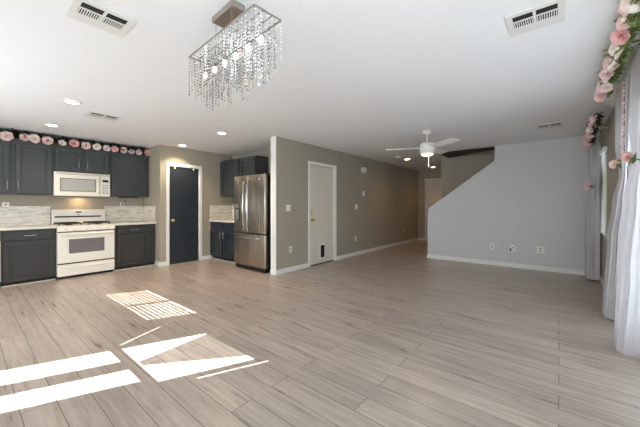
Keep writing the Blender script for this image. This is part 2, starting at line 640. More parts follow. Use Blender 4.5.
# kitchen rear window with open slats near its top, two sashes
root = sthing('window_5', 'kitchen window with open slats behind the camera, frosted pane added below', 'window', (0, 0, 0))
f = new()
box(f, X_REAR - 0.014, X_REAR - 0.002, 5.145, 5.215, 1.85, 2.19)
box(f, X_REAR - 0.014, X_REAR - 0.002, 4.25, 6.25, 1.60, 1.85); box(f, X_REAR - 0.014, X_REAR - 0.002, 4.25, 6.25, 2.19, 2.40)
box(f, X_REAR - 0.014, X_REAR - 0.002, 4.25, 4.5, 1.85, 2.19); box(f, X_REAR - 0.014, X_REAR - 0.002, 5.9, 6.25, 1.85, 2.19)
obj('window_frame', f, M['trim'], root)
for k in range(10):
    z = 1.862 + k * 0.0335
    obj('window_slat', bx(X_REAR - 0.039, X_REAR - 0.018, 4.5, 5.9, z - 0.002, z + 0.002), M['blind'], root)
obj('window_pane', bx(X_REAR - 0.11, X_REAR - 0.106, 4.3, 6.2, 1.70, 2.36), M['pane'], root)
obj('added_frosted_pane', bx(X_REAR - 0.014, X_REAR - 0.008, 4.25, 6.25, 0.80, 1.60), M['frosted'], root)  # made-up pane; the added kitchen fill sits just inside it
# patio door in the rear wall
root = sthing('door_3', 'glazed patio door in the wall behind the camera', 'door', (0, 0, 0))
f = new(); XR = X_REAR
FA, FB = XR - 0.014, XR - 0.002
for q in ((3.012, 3.08, 0.02, 2.06), (2.99, 3.012, 0.02, 1.70), (3.08, 3.15, 0.02, 1.53), (3.385, 3.55, 0.02, 1.51), (3.825, 3.91, 0.02, 2.06),
          (3.08, 3.825, 1.508, 1.555), (3.08, 3.825, 2.025, 2.06), (2.80, 4.28, 2.06, 2.28), (2.80, 2.99, 0.0, 2.06), (3.91, 4.28, 0.0, 1.56)):
    box(f, FA, FB, *q)
obj('door_frame', f, M['trim'], root)
obj('door_pane', bx(XR - 0.10, XR - 0.096, 2.85, 4.28, 0.0, 2.25), M['pane'], root)
f = new()
prism(f, [(3.91, 1.56), (4.28, 1.56), (4.28, 1.90)], 'x', FA, FB)
prism(f, [(3.91, 1.58), (4.28, 1.92), (4.28, 2.06), (3.91, 2.06)], 'x', FA, FB)
obj('door_shade', f, M['blind'], root)
f = new()
nseg, ny = 8, 24
rows = []
for i in range(nseg + 1):
    t = i / nseg
    z = 1.555 + t * (2.03 - 1.555)
    a = 3.395 + t * (3.148 - 3.395); b_ = 3.475 + t * (3.81 - 3.475)
    rows.append([f.verts.new((XR + 0.012 + 0.008 * math.sin(j * 1.7), a + (b_ - a) * j / ny, z)) for j in range(ny + 1)])
for i in range(nseg):
    for j in range(ny):
        f.faces.new((rows[i][j], rows[i][j + 1], rows[i + 1][j + 1], rows[i + 1][j]))
obj('door_curtain', f, M['scarf'], root, smooth=True)

# doors
root = sthing('door_1', 'white flush door with brass knob and pet flap in the greige wall', 'door', (4.82, Y_HALL, 0))
obj('door_slab', bx(4.418, 5.228, Y_HALL + 0.028, Y_HALL + 0.068, 0.012, 2.042, bev=0.003), M['door_white'], root)
f = new()
for a, b_, c, d in ((4.351, 4.41, 0, 2.105), (5.235, 5.294, 0, 2.105)):
    box(f, a, b_, Y_HALL - 0.016, Y_HALL - 0.0005, c, d, bev=0.004)
box(f, 4.41, 5.235, Y_HALL - 0.016, Y_HALL - 0.0005, 2.046, 2.105, bev=0.004)
box(f, 4.41, 4.417, Y_HALL, Y_HALL + 0.10, 0, 2.05); box(f, 5.229, 5.235, Y_HALL, Y_HALL + 0.10, 0, 2.05)
obj('door_casing', f, M['trim'], root)
f = new()
for z, r in ((0.925, 0.030), (1.07, 0.026)):
    cyl(f, (4.49, Y_HALL + 0.028, z), (4.49, Y_HALL + 0.018, z), r, n=20)
cyl(f, (4.49, Y_HALL + 0.02, 0.925), (4.49, Y_HALL - 0.01, 0.925), 0.011)
bmesh.ops.create_uvsphere(f, u_segments=16, v_segments=10, radius=0.029, matrix=Matrix.Translation((4.49, Y_HALL - 0.028, 0.925)))
box(f, 4.484, 4.496, Y_HALL - 0.004, Y_HALL + 0.02, 1.052, 1.088)
obj('door_knob', f, M['brass'], root, smooth=True, angle=40)
f = new()
for z in (0.25, 1.0, 1.83):
    cyl(f, (5.231, Y_HALL + 0.02, z - 0.05), (5.231, Y_HALL + 0.02, z + 0.05), 0.008, n=10)
obj('door_hinge', f, M['plate'], root)
f = new()
xa, xb, za, zb = 4.735, 4.935, 0.095, 0.42
box(f, xa, xa + 0.035, Y_HALL + 0.012, Y_HALL + 0.028, za, zb, bev=0.003); box(f, xb - 0.035, xb, Y_HALL + 0.012, Y_HALL + 0.028, za, zb, bev=0.003)
box(f, xa + 0.035, xb - 0.035, Y_HALL + 0.012, Y_HALL + 0.028, za, za + 0.035); box(f, xa + 0.035, xb - 0.035, Y_HALL + 0.012, Y_HALL + 0.028, zb - 0.035, zb)
pf = obj('pet_door_frame', f, M['plate'], root)
obj('pet_door_flap', bx(xa + 0.035, xb - 0.035, Y_HALL + 0.018, Y_HALL + 0.026, za + 0.035, zb - 0.035), M['dark'], pf)
obj('door_threshold', bx(4.417, 5.229, Y_HALL, Y_HALL + 0.1, 0, 0.012), M['dark'], root)

root = sthing('door_2', 'navy pantry door with brass knob in white casing', 'door', (3.03, Y_PAN, 0))
obj('door_slab', bx(2.717, 3.353, Y_PAN + 0.018, Y_PAN + 0.058, 0.002, 2.028, bev=0.003), M['navy'], root)
f = new()
for a, b_ in ((2.648, 2.710), (3.360, 3.422)):
    box(f, a, b_, Y_PAN - 0.016, Y_PAN - 0.0005, 0, 2.10, bev=0.004)
box(f, 2.71, 3.36, Y_PAN - 0.016, Y_PAN - 0.0005, 2.038, 2.10, bev=0.004)
box(f, 2.71, 2.716, Y_PAN, Y_PAN + 0.10, 0, 2.04); box(f, 3.354, 3.36, Y_PAN, Y_PAN + 0.10, 0, 2.04); box(f, 2.716, 3.354, Y_PAN, Y_PAN + 0.1, 2.031, 2.04)
obj('door_casing', f, M['trim'], root)
f = new()
cyl(f, (2.782, Y_PAN + 0.018, 0.91), (2.782, Y_PAN + 0.008, 0.91), 0.030, n=20)
cyl(f, (2.782, Y_PAN + 0.01, 0.91), (2.782, Y_PAN - 0.02, 0.91), 0.011)
bmesh.ops.create_uvsphere(f, u_segments=16, v_segments=10, radius=0.029, matrix=Matrix.Translation((2.782, Y_PAN - 0.038, 0.91)))
obj('door_knob', f, M['brass'], root, smooth=True, angle=40)
f = new()
for x in (2.83, 3.235):
    box(f, x - 0.018, x + 0.018, Y_PAN + 0.004, Y_PAN + 0.017, 1.985, 2.03, bev=0.003)
    box(f, x - 0.007, x + 0.007, Y_PAN - 0.004, Y_PAN + 0.005, 1.985, 2.005)
obj('door_hook', f, M['plate'], root)
f = new()
for z in (0.25, 1.0, 1.80):
    cyl(f, (3.353, Y_PAN + 0.012, z - 0.045), (3.353, Y_PAN + 0.012, z + 0.045), 0.007, n=10)
obj('door_hinge', f, M['plate'], root)

root = sthing('door_4', 'panelled front door at the end of the hall', 'door', (X_END, 3.09, 0))
f = new()
box(f, X_END + 0.02, X_END + 0.06, 2.631, 3.544, 0.001, 2.079)
for z0, z1 in ((0.15, 0.62), (0.72, 0.98), (1.08, 1.50), (1.60, 1.95)):
    for y0, y1 in ((2.74, 3.04), (3.13, 3.43)):
        box(f, X_END + 0.010, X_END + 0.02, y0, y1, z0, z1, bev=0.009)
obj('door_slab', f, M['door_white'], root)
f = new()
box(f, X_END - 0.016, X_END - 0.0005, 3.545, 3.605, 0, 2.14); box(f, X_END - 0.016, X_END - 0.0005, 2.57, 2.63, 0, 2.14)
box(f, X_END - 0.016, X_END - 0.0005, 2.63, 3.545, 2.08, 2.14)
obj('door_casing', f, M['trim'], root)

# baseboards
BBH, BBT = 0.085, 0.014
def baseboard(name, boxes, label):
    b = new()
    for q in boxes:
        box(b, q[0], q[1], q[2], q[3], 0, BBH, bev=0.003)
    struct(name, b, M['trim'], label=label, cat='baseboard')
baseboard('baseboard_hall', [(X_COL - 0.012, 4.351, Y_HALL - BBT, Y_HALL - 0.0005), (5.294, X_END, Y_HALL - BBT, Y_HALL - 0.0005)], 'white baseboard along the greige wall with the white door')
baseboard('baseboard_end', [(X_COL - 0.012 - BBT, X_COL - 0.0125, Y_HALL - BBT, Y_HALL + 0.132)], 'white baseboard round the wall end by the refrigerator')
baseboard('baseboard_far', [(X_END - BBT, X_END - 0.0005, 3.605, Y_HALL - BBT)], 'white baseboard left of the front door')
baseboard('baseboard_stair', [(X_STAIR - BBT, X_STAIR - 0.0005, Y_WIN, 2.37), (X_STAIR - BBT, X_STAIR + 0.1, 2.3705, 2.37 + BBT)], 'white baseboard under the stair wall')
baseboard('baseboard_window', [(X_REAR, X_STAIR - BBT, Y_WIN + 0.0005, Y_WIN + BBT)], 'white baseboard under the curtained windows')
baseboard('baseboard_pantry', [(X_RET - BBT, 2.648, Y_PAN - BBT, Y_PAN - 0.0005), (3.422, 3.66, Y_PAN - BBT, Y_PAN - 0.0005), (X_RET - BBT, X_RET - 0.0005, Y_PAN, 6.40)], 'white baseboard beside the navy pantry door')

# ------------------------------------------------------------------ cabinets
def panel_door(b, axis, face, u0, u1, z0, z1, out):
    """shaker door: stiles, rails, bead and recessed panel; its back lies on plane `face`, it grows towards `out` (-1)"""
    t = 0.032; s = 0.055
    def B(a0, a1, w0, w1, d0, d1, bev=0.0):
        p, q = face + out * d1, face + out * d0
        if axis == 'x':
            box(b, a0, a1, min(p, q), max(p, q), w0, w1, bev=bev)
        else:
            box(b, min(p, q), max(p, q), a0, a1, w0, w1, bev=bev)
    B(u0, u0 + s, z0, z1, 0, t, 0.002); B(u1 - s, u1, z0, z1, 0, t, 0.002)
    B(u0 + s, u1 - s, z0, z0 + s, 0, t, 0.002); B(u0 + s, u1 - s, z1 - s, z1, 0, t, 0.002)
    B(u0 + s, u1 - s, z0 + s, z1 - s, 0, 0.004)
    e = 0.012
    B(u0 + s, u0 + s + e, z0 + s, z1 - s, 0.004, 0.012); B(u1 - s - e, u1 - s, z0 + s, z1 - s, 0.004, 0.012)
    B(u0 + s + e, u1 - s - e, z0 + s, z0 + s + e, 0.004, 0.012); B(u0 + s + e, u1 - s - e, z1 - s - e, z1 - s, 0.004, 0.012)


def bar_handle(b, axis, face, out, u, z, length, vertical):
    o = face + out * 0.034; k = face + out * 0.0
    r = 0.005
    def P(a, dpt, zz):
        return (a, dpt, zz) if axis == 'x' else (dpt, a, zz)
    if vertical:
        cyl(b, P(u, o, z - length / 2), P(u, o, z + length / 2), r, n=8)
        for zz in (z - length / 2 + 0.015, z + length / 2 - 0.015):
            cyl(b, P(u, k, zz), P(u, o, zz), 0.004, n=6)
    else:
        cyl(b, P(u - length / 2, o, z), P(u + length / 2, o, z), r, n=8)
        for a in (u - length / 2 + 0.015, u + length / 2 - 0.015):
            cyl(b, P(a, k, z), P(a, o, z), 0.004, n=6)


def wall_cabinet(label, x0, x1, z0, z1, doors, group='slate upper cabinets over the range'):
    root = thing('wall_cabinet', label, 'cabinet', ((x0 + x1) / 2, 6.88, z0), group)
    b = bx(x0 + 0.001, x1 - 0.001, 6.72, Y_KIT - 0.001, z0, z1)
    box(b, x0 + 0.001, x1 - 0.001, 6.705, 6.72, z1 - 0.06, z1)
    obj('carcass', b, M['slate'], root)
    for (a, c, hx) in doors:
        b = new(); panel_door(b, 'x', 6.718, a, c, z0 + 0.02, z1 - 0.07, -1)
        d = obj('cabinet_door', b, M['slate'], root)
        if hx is not None:
            b = new(); bar_handle(b, 'x', 6.688, -1, hx, z0 + 0.14, 0.14, True)
            obj('handle', b, M['nickel'], d, smooth=True)
    return root

wall_cabinet('slate upper cabinet cut off by the left edge of the photo', -0.08, 0.53, 1.40, 2.285, [(-0.05, 0.20, None), (0.21, 0.49, 0.462)])
wall_cabinet('slate upper cabinet with one tall door left of the microwave', 0.53, 1.005, 1.40, 2.285, [(0.558, 0.98, 0.588)])
wall_cabinet('short slate upper cabinet with two doors above the white microwave', 1.005, 1.82, 1.812, 2.285, [(1.03, 1.375, 1.345), (1.437, 1.795, 1.468)])
wall_cabinet('slate upper cabinet right of the microwave, at the end of its row', 1.82, 2.515, 1.40, 2.285, [(1.848, 2.42, None)])


def base_cabinet(label, x0, x1, doors, drawers):
    root = thing('base_cabinet', label, 'cabinet', ((x0 + x1) / 2, 6.7, 0), 'charcoal base cabinets beside the range')
    b = bx(x0 + 0.001, x1 - 0.001, 6.40, Y_KIT - 0.001, 0.07, 0.848)
    obj('carcass', b, M['charcoal'], root)
    obj('toe_kick', bx(x0 + 0.001, x1 - 0.001, 6.43, 6.99, 0.016, 0.07), M['dark'], root)
    obj('shoe_molding', bx(x0 + 0.001, x1 - 0.001, 6.418, 6.43, 0.0, 0.016), M['door_white'], root)
    for (a, c, hx) in doors:
        b = new(); panel_door(b, 'x', 6.40, a, c, 0.075, 0.665, -1)
        d = obj('cabinet_door', b, M['charcoal'], root)
        if hx is not None:
            b = new(); bar_handle(b, 'x', 6.38, -1, hx, 0.56, 0.12, True)
            obj('handle', b, M['nickel'], d, smooth=True)
    for (a, c) in drawers:
        b = bx(a, c, 6.37, 6.40, 0.69, 0.825, bev=0.004)
        d = obj('drawer', b, M['charcoal'], root)
        b = new(); bar_handle(b, 'x', 6.37, -1, (a + c) / 2, 0.757, 0.13, False)
        obj('handle', b, M['nickel'], d, smooth=True)
    return root

base_cabinet('charcoal base cabinet with one drawer left of the white range', 0.385, 0.995, [(0.41, 0.968, None)], [(0.41, 0.968)])
base_cabinet('charcoal base cabinet with one drawer right of the white range', 1.81, 2.515, [(1.852, 2.40, None)], [(1.852, 2.40)])
# dishwasher at the left edge
root = thing('dishwasher', 'white dishwasher cut off by the left edge of the photo', 'dishwasher', (0.08, 6.7, 0))
obj('body', bx(-0.22, 0.380, 6.40, Y_KIT - 0.02, 0.09, 0.845), M['white_app'], root)
obj('door', bx(-0.215, 0.376, 6.355, 6.40, 0.20, 0.68, bev=0.008), M['white_app'], root)
obj('control_panel', bx(-0.215, 0.376, 6.375, 6.40, 0.69, 0.84, bev=0.006), M['dark'], root)
obj('toe_kick', bx(-0.215, 0.376, 6.45, 6.90, 0.0, 0.09), M['dark'], root)
b = new(); bar_handle(b, 'x', 6.355, -1, 0.08, 0.62, 0.5, False)
obj('handle', b, M['white_app'], root, smooth=True)

# worktops and splashes
tag(obj('countertop', bx(-0.6, 0.995, 6.352, Y_KIT - 0.001, 0.848, 0.885, bev=0.006), M['counter']), 'pale stone countertop left of the range', 'countertop', 'stone countertops')
tag(obj('countertop', bx(1.81, X_RET - 0.001, 6.352, Y_KIT - 0.001, 0.848, 0.885, bev=0.006), M['counter']), 'pale stone countertop right of the range', 'countertop', 'stone countertops')
tag(obj('backsplash', bx(-0.6, 1.018, Y_KIT - 0.013, Y_KIT - 0.0005, 0.886, 1.208), M['splash']), 'beige strip-mosaic backsplash left of the range', 'backsplash', 'mosaic backsplashes')
b = bx(1.822, X_RET - 0.013, Y_KIT - 0.013, Y_KIT - 0.0005, 0.886, 1.208)
box(b, X_RET - 0.012, X_RET - 0.0005, 6.42, Y_KIT - 0.0005, 0.886, 1.208)
tag(obj('backsplash', b, M['splash']), 'grey-white strip-mosaic backsplash right of the range, wrapping the corner', 'backsplash', 'mosaic backsplashes')

# ------------------------------------------------------------------ microwave
root = thing('microwave', 'white over-the-range microwave hung under the short cabinet', 'microwave', (1.41, 6.85, 1.385))
obj('body', bx(1.010, 1.814, 6.68, Y_KIT - 0.002, 1.388, 1.808, bev=0.004), M['white_app'], root)
b = new()
X0, X1, Z0, Z1 = 1.012, 1.655, 1.392, 1.762
box(b, X0, X1, 6.650, 6.68, Z0, Z1, bev=0.006)
d = obj('door', b, M['white_app'], root)
b = new()
for q in ((1.085, 1.10, 1.468, 1.70), (1.575, 1.59, 1.468, 1.70)):
    box(b, q[0], q[1], 6.646, 6.65, q[2], q[3])
box(b, 1.10, 1.575, 6.646, 6.65, 1.468, 1.483); box(b, 1.10, 1.575, 6.646, 6.65, 1.685, 1.70)
obj('window_surround', b, M['app_grey'], d)
obj('window_glass', bx(1.10, 1.575, 6.647, 6.6495, 1.483, 1.685), M['mw_glass'], d)
b = new(); tube(b, [(1.63, 6.65, 1.45), (1.63, 6.622, 1.47), (1.63, 6.615, 1.58), (1.63, 6.622, 1.69), (1.63, 6.65, 1.71)], 0.009)
obj('handle', b, M['white_app'], d, smooth=True)
cp = obj('control_panel', bx(1.660, 1.812, 6.652, 6.68, Z0, Z1, bev=0.004), M['white_app'], root)
obj('display', bx(1.695, 1.785, 6.649, 6.652, 1.655, 1.70), M['display'], cp)
b = new()
for i in range(3):
    for j in range(4):
        box(b, 1.692 + i * 0.033, 1.716 + i * 0.033, 6.6495, 6.652, 1.44 + j * 0.046, 1.468 + j * 0.046)
obj('keypad', b, M['mw_glass'], cp)
b = bx(1.012, 1.812, 6.655, 6.68, 1.766, 1.806, bev=0.003)
g = obj('vent_grille', b, M['white_app'], root)
b = new()
for k in range(3):
    box(b, 1.03, 1.795, 6.6535, 6.656, 1.773 + k * 0.010, 1.776 + k * 0.010)
obj('vent_slot', b, M['app_grey'], g)
obj('underside', bx(1.02, 1.80, 6.70, 7.0, 1.378, 1.388), M['app_grey'], root)
hl = bpy.data.lights.new('hood_lamp', 'AREA'); hl.size = 0.12; hl.energy = 0.6; hl.color = (1.0, 0.68, 0.38)
ho = bpy.data.objects.new('hood_lamp', hl); ho.location = (1.41, 6.93, 1.374); COL.objects.link(ho)

# ------------------------------------------------------------------ range
root = thing('gas_range', 'white gas range with black grates between the base cabinets', 'stove', (1.40, 6.7, 0))
RX0, RX1 = 1.002, 1.803
obj('body', bx(RX0, RX1, 6.385, Y_KIT - 0.04, 0.05, 0.868, bev=0.003), M['white_app'], root)
b = bx(RX0, RX1, 6.345, 6.97, 0.862, 0.882, bev=0.006)
ct = obj('cooktop', b, M['white_app'], root)
b = new()
box(b, RX0 + 0.025, RX1 + 0.01, 6.955, Y_KIT - 0.016, 0.88, 1.145, bev=0.012)
bg_ = obj('backguard', b, M['white_app'], root)
obj('vent_slot', bx(RX0 + 0.06, RX1 - 0.06, 6.951, 6.9555, 1.002, 1.028), M['dark'], bg_)
obj('clock_display', bx(1.355, 1.44, 6.952, 6.956, 1.085, 1.108), M['display'], bg_)
b = new(); cyl(b, (1.398, 6.956, 1.052), (1.398, 6.9525, 1.052), 0.013, n=16)
obj('badge', b, M['app_grey'], bg_)
for cx in (1.19, 1.60):
    b = new()
    for y in (6.47, 6.60, 6.72, 6.86):
        box(b, cx - 0.150, cx + 0.150, y - 0.007, y + 0.009, 0.905, 0.925)
    for x in (-0.145, 0, 0.145):
        box(b, cx + x - 0.007, cx + x + 0.009, 6.45, 6.88, 0.902, 0.922)
    for x in (-0.145, 0.145):
        for y in (6.455, 6.875):
            box(b, cx + x - 0.008, cx + x + 0.008, y - 0.008, y + 0.008, 0.882, 0.905)
    gr = obj('grate', b, M['iron'], root)
    for y in (6.54, 6.79):
        b = new(); cyl(b, (cx, y, 0.882), (cx, y, 0.894), 0.045, n=20)
        obj('burner', b, M['iron'], root)
b = new()
prism(b, [(6.385, 0.785), (6.345, 0.785), (6.338, 0.80), (6.345, 0.862), (6.385, 0.862)], 'x', RX0, RX1)
cp = obj('control_panel', b, M['white_app'], root)
for x in (1.115, 1.225, 1.40, 1.575, 1.685):
    b = new()
    cyl(b, (x, 6.345, 0.825), (x, 6.322, 0.825), 0.023, 0.020, n=20)
    box(b, x - 0.004, x + 0.004, 6.312, 6.322, 0.805, 0.845)
    obj('knob', b, M['white_app'], cp, smooth=True, angle=35)
dr = obj('oven_door', bx(RX0 + 0.004, RX1 - 0.004, 6.345, 6.385, 0.260, 0.768, bev=0.008), M['white_app'], root)
obj('oven_window', bx(1.15, 1.642, 6.342, 6.346, 0.415, 0.655), M['oven_glass'], dr)
b = bx(RX0 + 0.004, RX1 - 0.004, 6.372, 6.3849, 0.768, 0.785)
obj('panel_shade_strip', b, M['dark'], root)  # dark strip painted in as the shadow under the control panel
b = bx(RX0 + 0.004, RX1 - 0.004, 6.372, 6.3849, 0.240, 0.260)
obj('drawer_gap', b, M['dark'], root)
b = new(); cyl(b, (RX0 + 0.03, 6.305, 0.735), (RX1 - 0.03, 6.305, 0.735), 0.014, n=12)
for x in (RX0 + 0.05, RX1 - 0.05):
    box(b, x - 0.015, x + 0.015, 6.305, 6.347, 0.724, 0.746)
obj('handle', b, M['white_app'], dr, smooth=True, angle=35)
b = new()
box(b, RX0 + 0.004, RX1 - 0.004, 6.347, 6.385, 0.045, 0.238, bev=0.006)
dw = obj('storage_drawer', b, M['white_app'], root)
obj('drawer_lip', bx(1.11, 1.70, 6.338, 6.348, 0.172, 0.192, bev=0.003), M['white_app'], dw)
obj('base_shadow_gap', bx(RX0 + 0.02, RX1 - 0.02, 6.40, 6.95, 0.0, 0.05), M['dark'], root)

# ------------------------------------------------------------------ small cabinets by the refrigerator
root = thing('base_cabinet', 'small dark blue base cabinet beside the refrigerator', 'cabinet', (3.93, 5.6, 0))
CY0, CY1 = 5.02, Y_PAN - 0.002
obj('carcass', bx(3.64, X_FRW - 0.001, CY0, CY1, 0.075, 0.855), M['navy'], root)
obj('toe_kick', bx(3.70, X_FRW - 0.01, CY0, CY1, 0.016, 0.075), M['dark'], root)
obj('shoe_molding', bx(3.655, 3.70, CY0, CY1 - 0.016, 0, 0.016), M['door_white'], root)
for (a, c, hy) in ((5.70, 6.18, 5.74), (5.05, 5.655, 5.61)):
    b = new(); panel_door(b, 'y', 3.64, a, c, 0.085, 0.655, -1)
    d = obj('cabinet_door', b, M['navy'], root)
    b = new(); bar_handle(b, 'y', 3.61, -1, hy, 0.56, 0.13, True); obj('handle', b, M['nickel'], d, smooth=True)
    d = obj('drawer', bx(3.62, 3.64, a, c, 0.68, 0.835, bev=0.004), M['navy'], root)
tag(obj('countertop', bx(3.59, X_FRW - 0.001, CY0 - 0.01, CY1, 0.856, 0.89, bev=0.006), M['counter']), 'white stone countertop on the small cabinet by the refrigerator', 'countertop', 'stone countertops')
b = bx(3.62, X_FRW - 0.0135, CY1 - 0.011, CY1 + 0.0015, 0.891, 1.222)
box(b, X_FRW - 0.013, X_FRW - 0.0005, CY0, CY1 + 0.0015, 0.891, 1.222)
tag(obj('backsplash', b, M['splash']), 'beige strip-mosaic backsplash in the corner beside the refrigerator', 'backsplash', 'mosaic backsplashes')
root = thing('wall_cabinet', 'dark upper cabinet with two doors in the corner over the refrigerator', 'cabinet', (4.06, 5.5, 1.42))
b = bx(3.90, X_FRW - 0.001, 5.0, CY1, 1.425, 2.265)
box(b, 3.90, X_FRW - 0.001, 4.88, 5.0, 1.82, 2.265)
obj('carcass', b, M['slate'], root)
for (a, c, zb) in ((5.47, 6.185, 1.44), (4.90, 5.42, 1.83)):
    b = new(); panel_door(b, 'y', 3.90, a, c, zb, 2.235, -1)
    obj('cabinet_door', b, M['slate'], root)

# ------------------------------------------------------------------ refrigerator
root = thing('refrigerator', 'stainless french-door refrigerator with bottom freezer and black sides', 'refrigerator', (3.85, 4.52, 0))
FY0, FY1 = 4.055, 4.985
obj('cabinet_body', bx(3.51, 4.20, FY0, FY1, 0.03, 1.765, bev=0.006), M['black_app'], root)
FS = 4.55
for (a, c, hy) in ((FS + 0.003, FY1, FS + 0.055), (FY0, FS - 0.003, FS - 0.055)):
    d = obj('door', bx(3.425, 3.505, a, c, 0.705, 1.79, bev=0.014, seg=3), M['steel'], root, smooth=True, angle=40)
    b = new()
    tube(b, [(3.43, hy, 0.80), (3.375, hy, 0.815), (3.358, hy, 0.88), (3.352, hy, 1.2), (3.358, hy, 1.58), (3.375, hy, 1.66), (3.43, hy, 1.675)], 0.013, 10)
    obj('handle', b, M['chrome'], d, smooth=True)
    if a > FS:
        b = new()
        box(b, 3.418, 3.43, 4.79, 4.95, 0.90, 1.26, bev=0.004)
        ds = obj('water_dispenser', b, M['black_app'], d)
        obj('dispenser_panel', bx(3.415, 3.419, 4.80, 4.94, 1.17, 1.25), M['nickel'], ds)
        obj('dispenser_tray', bx(3.405, 3.42, 4.805, 4.935, 0.905, 0.925), M['nickel'], ds)
        obj('dispenser_cavity', bx(3.416, 3.419, 4.815, 4.925, 0.94, 1.15), M['nickel'], ds)
    else:
        b = new(); cyl(b, (3.426, 4.215, 1.70), (3.421, 4.215, 1.70), 0.017, n=20)
        obj('badge', b, M['plate'], d)
d = obj('freezer_drawer', bx(3.425, 3.505, FY0, FY1, 0.085, 0.685, bev=0.014, seg=3), M['steel'], root, smooth=True, angle=40)
b = new()
tube(b, [(3.43, 4.14, 0.625), (3.37, 4.16, 0.625), (3.36, 4.25, 0.625), (3.358, 4.52, 0.625), (3.36, 4.79, 0.625), (3.37, 4.89, 0.625), (3.43, 4.91, 0.625)], 0.013, 10)
obj('handle', b, M['chrome'], d, smooth=True)
b = bx(3.45, 4.1, FY0 + 0.02, FY1 - 0.02, 0.02, 0.08)
obj('base_grille', b, M['black_app'], root)
for y in (FY0 + 0.06, FY1 - 0.06):
    for x in (3.5, 4.1):
        b = new(); cyl(b, (x, y, 0.0), (x, y, 0.03), 0.022, n=12)
        obj('foot', b, M['black_app'], root)
for y in (FY0 + 0.05, FS, FY1 - 0.05):
    obj('hinge_cover', bx(3.46, 3.56, y - 0.025, y + 0.025, 1.765, 1.80, bev=0.005), M['black_app'], root)

# ------------------------------------------------------------------ ceiling vents
def vent(label, x0, x1, y0, y1, two=True):
    """register: flange, four louvre banks (two dark slots and two ribbed banks), long side along x or y"""
    root = thing('ceiling_vent', label, 'vent', ((x0 + x1) / 2, (y0 + y1) / 2, H), 'ceiling air vents')
    zf, zb = H - 0.015, H - 0.0005
    W, D = x1 - x0, y1 - y0
    b = new(); m_ = 0.035
    box(b, x0, x0 + m_, y0, y1, zf + 0.006, zb); box(b, x1 - m_, x1, y0, y1, zf + 0.006, zb)
    box(b, x0 + m_, x1 - m_, y0, y0 + m_, zf + 0.006, zb); box(b, x0 + m_, x1 - m_, y1 - m_, y1, zf + 0.006, zb)
    obj('flange', b, M['vent'], root)
    obj('backing', bx(x0 + m_, x1 - m_, y0 + m_, y1 - m_, H - 0.004, zb), M['vent_dark'], root)
    return root, x0 + m_, x1 - m_, y0 + m_, y1 - m_

def vent_x(label, x0, x1, y0, y1, flip):
    root, a0, a1, c0, c1 = vent(label, x0, x1, y0, y1)
    zf = H - 0.009
    xm = (a0 + a1) / 2
    b = bx(xm - 0.008, xm + 0.008, c0, c1, zf, H - 0.004)
    obj('divider', b, M['vent'], root)
    D = c1 - c0
    # open slot band, ribbed band, blank band across the depth
    s = 1 if not flip else -1
    def Yy(t):
        return c0 + t * D if s > 0 else c1 - t * D
    for (u0, u1) in ((a0, xm - 0.008), (xm + 0.008, a1)):
        b = new()
        for t0, t1 in ((0.70, 1.0), (0.30, 0.36)):
            y_a, y_b = sorted((Yy(t0), Yy(t1)))
            box(b, u0, u1, y_a, y_b, zf, H - 0.004, bev=0.002)
        n = 9
        y_a, y_b = sorted((Yy(0.36), Yy(0.70)))
        for k in range(n):
            c = u0 + (u1 - u0) * (k + 0.5) / n
            hw = (u1 - u0) / n * 0.22
            box(b, c - hw, c + hw, y_a, y_b, H - 0.008, H - 0.0055)
        obj('louvre', b, M['vent'], root)
    return root

def vent_y(label, x0, x1, y0, y1, flip):
    root, a0, a1, c0, c1 = vent(label, x0, x1, y0, y1)
    zf = H - 0.009
    ym = (c0 + c1) / 2
    obj('divider', bx(a0, a1, ym - 0.008, ym + 0.008, zf, H - 0.004), M['vent'], root)
    D = a1 - a0
    def Xx(t):
        return a0 + t * D if not flip else a1 - t * D
    for (u0, u1) in ((c0, ym - 0.008), (ym + 0.008, c1)):
        b = new()
        for t0, t1 in ((0.70, 1.0), (0.30, 0.36)):
            p, q = sorted((Xx(t0), Xx(t1)))
            box(b, p, q, u0, u1, zf, H - 0.004, bev=0.002)
        n = 9
        p, q = sorted((Xx(0.36), Xx(0.70)))
        for k in range(n):
            c = u0 + (u1 - u0) * (k + 0.5) / n
            hw = (u1 - u0) / n * 0.22
            box(b, p, q, c - hw, c + hw, H - 0.008, H - 0.0055)
        obj('louvre', b, M['vent'], root)
    return root

vent_x('ceiling vent nearest the kitchen chandelier, at the top left of the photo', 0.425, 0.735, 2.16, 2.44, False)
vent_y('large ceiling vent at the top right of the photo near the curtains', 2.22, 2.50, -0.03, 0.27, False)
vent_x('ceiling vent between the recessed lights in front of the kitchen cabinets', 1.05, 1.42, 4.68, 5.0, False)
vent_y('small far ceiling vent near the stair wall', 5.52, 5.86, -0.06, 0.28, False)

# ------------------------------------------------------------------ recessed lights, smoke detector
def recessed(label, x, y, power, color):
    root = thing('recessed_light', label, 'light', (x, y, H), 'recessed ceiling lights')
    b = new()
    lathe(b, x, y, [(0.062, H - 0.001), (0.058, H - 0.006), (0.075, H - 0.010), (0.094, H - 0.006), (0.096, H - 0.001)], 32)
    obj('trim_ring', b, M['trim'], root, smooth=True)
    b = new(); cyl(b, (x, y, H - 0.010), (x, y, H - 0.0065), 0.058, n=28)
    obj('lamp', b, M['can_glow'], root)
    l = bpy.data.lights.new('recessed_beam', 'SPOT')
    l.energy = power; l.color = color; l.spot_size = math.radians(125); l.spot_blend = 0.7; l.shadow_soft_size = 0.05
    o = bpy.data.objects.new('recessed_beam', l); o.location = (x, y, H - 0.02); COL.objects.link(o)
    return root
WARM = (1.0, 0.80, 0.56)
recessed('recessed ceiling light nearest the camera in the kitchen, beside the vent', 0.829, 4.425, 18, WARM)
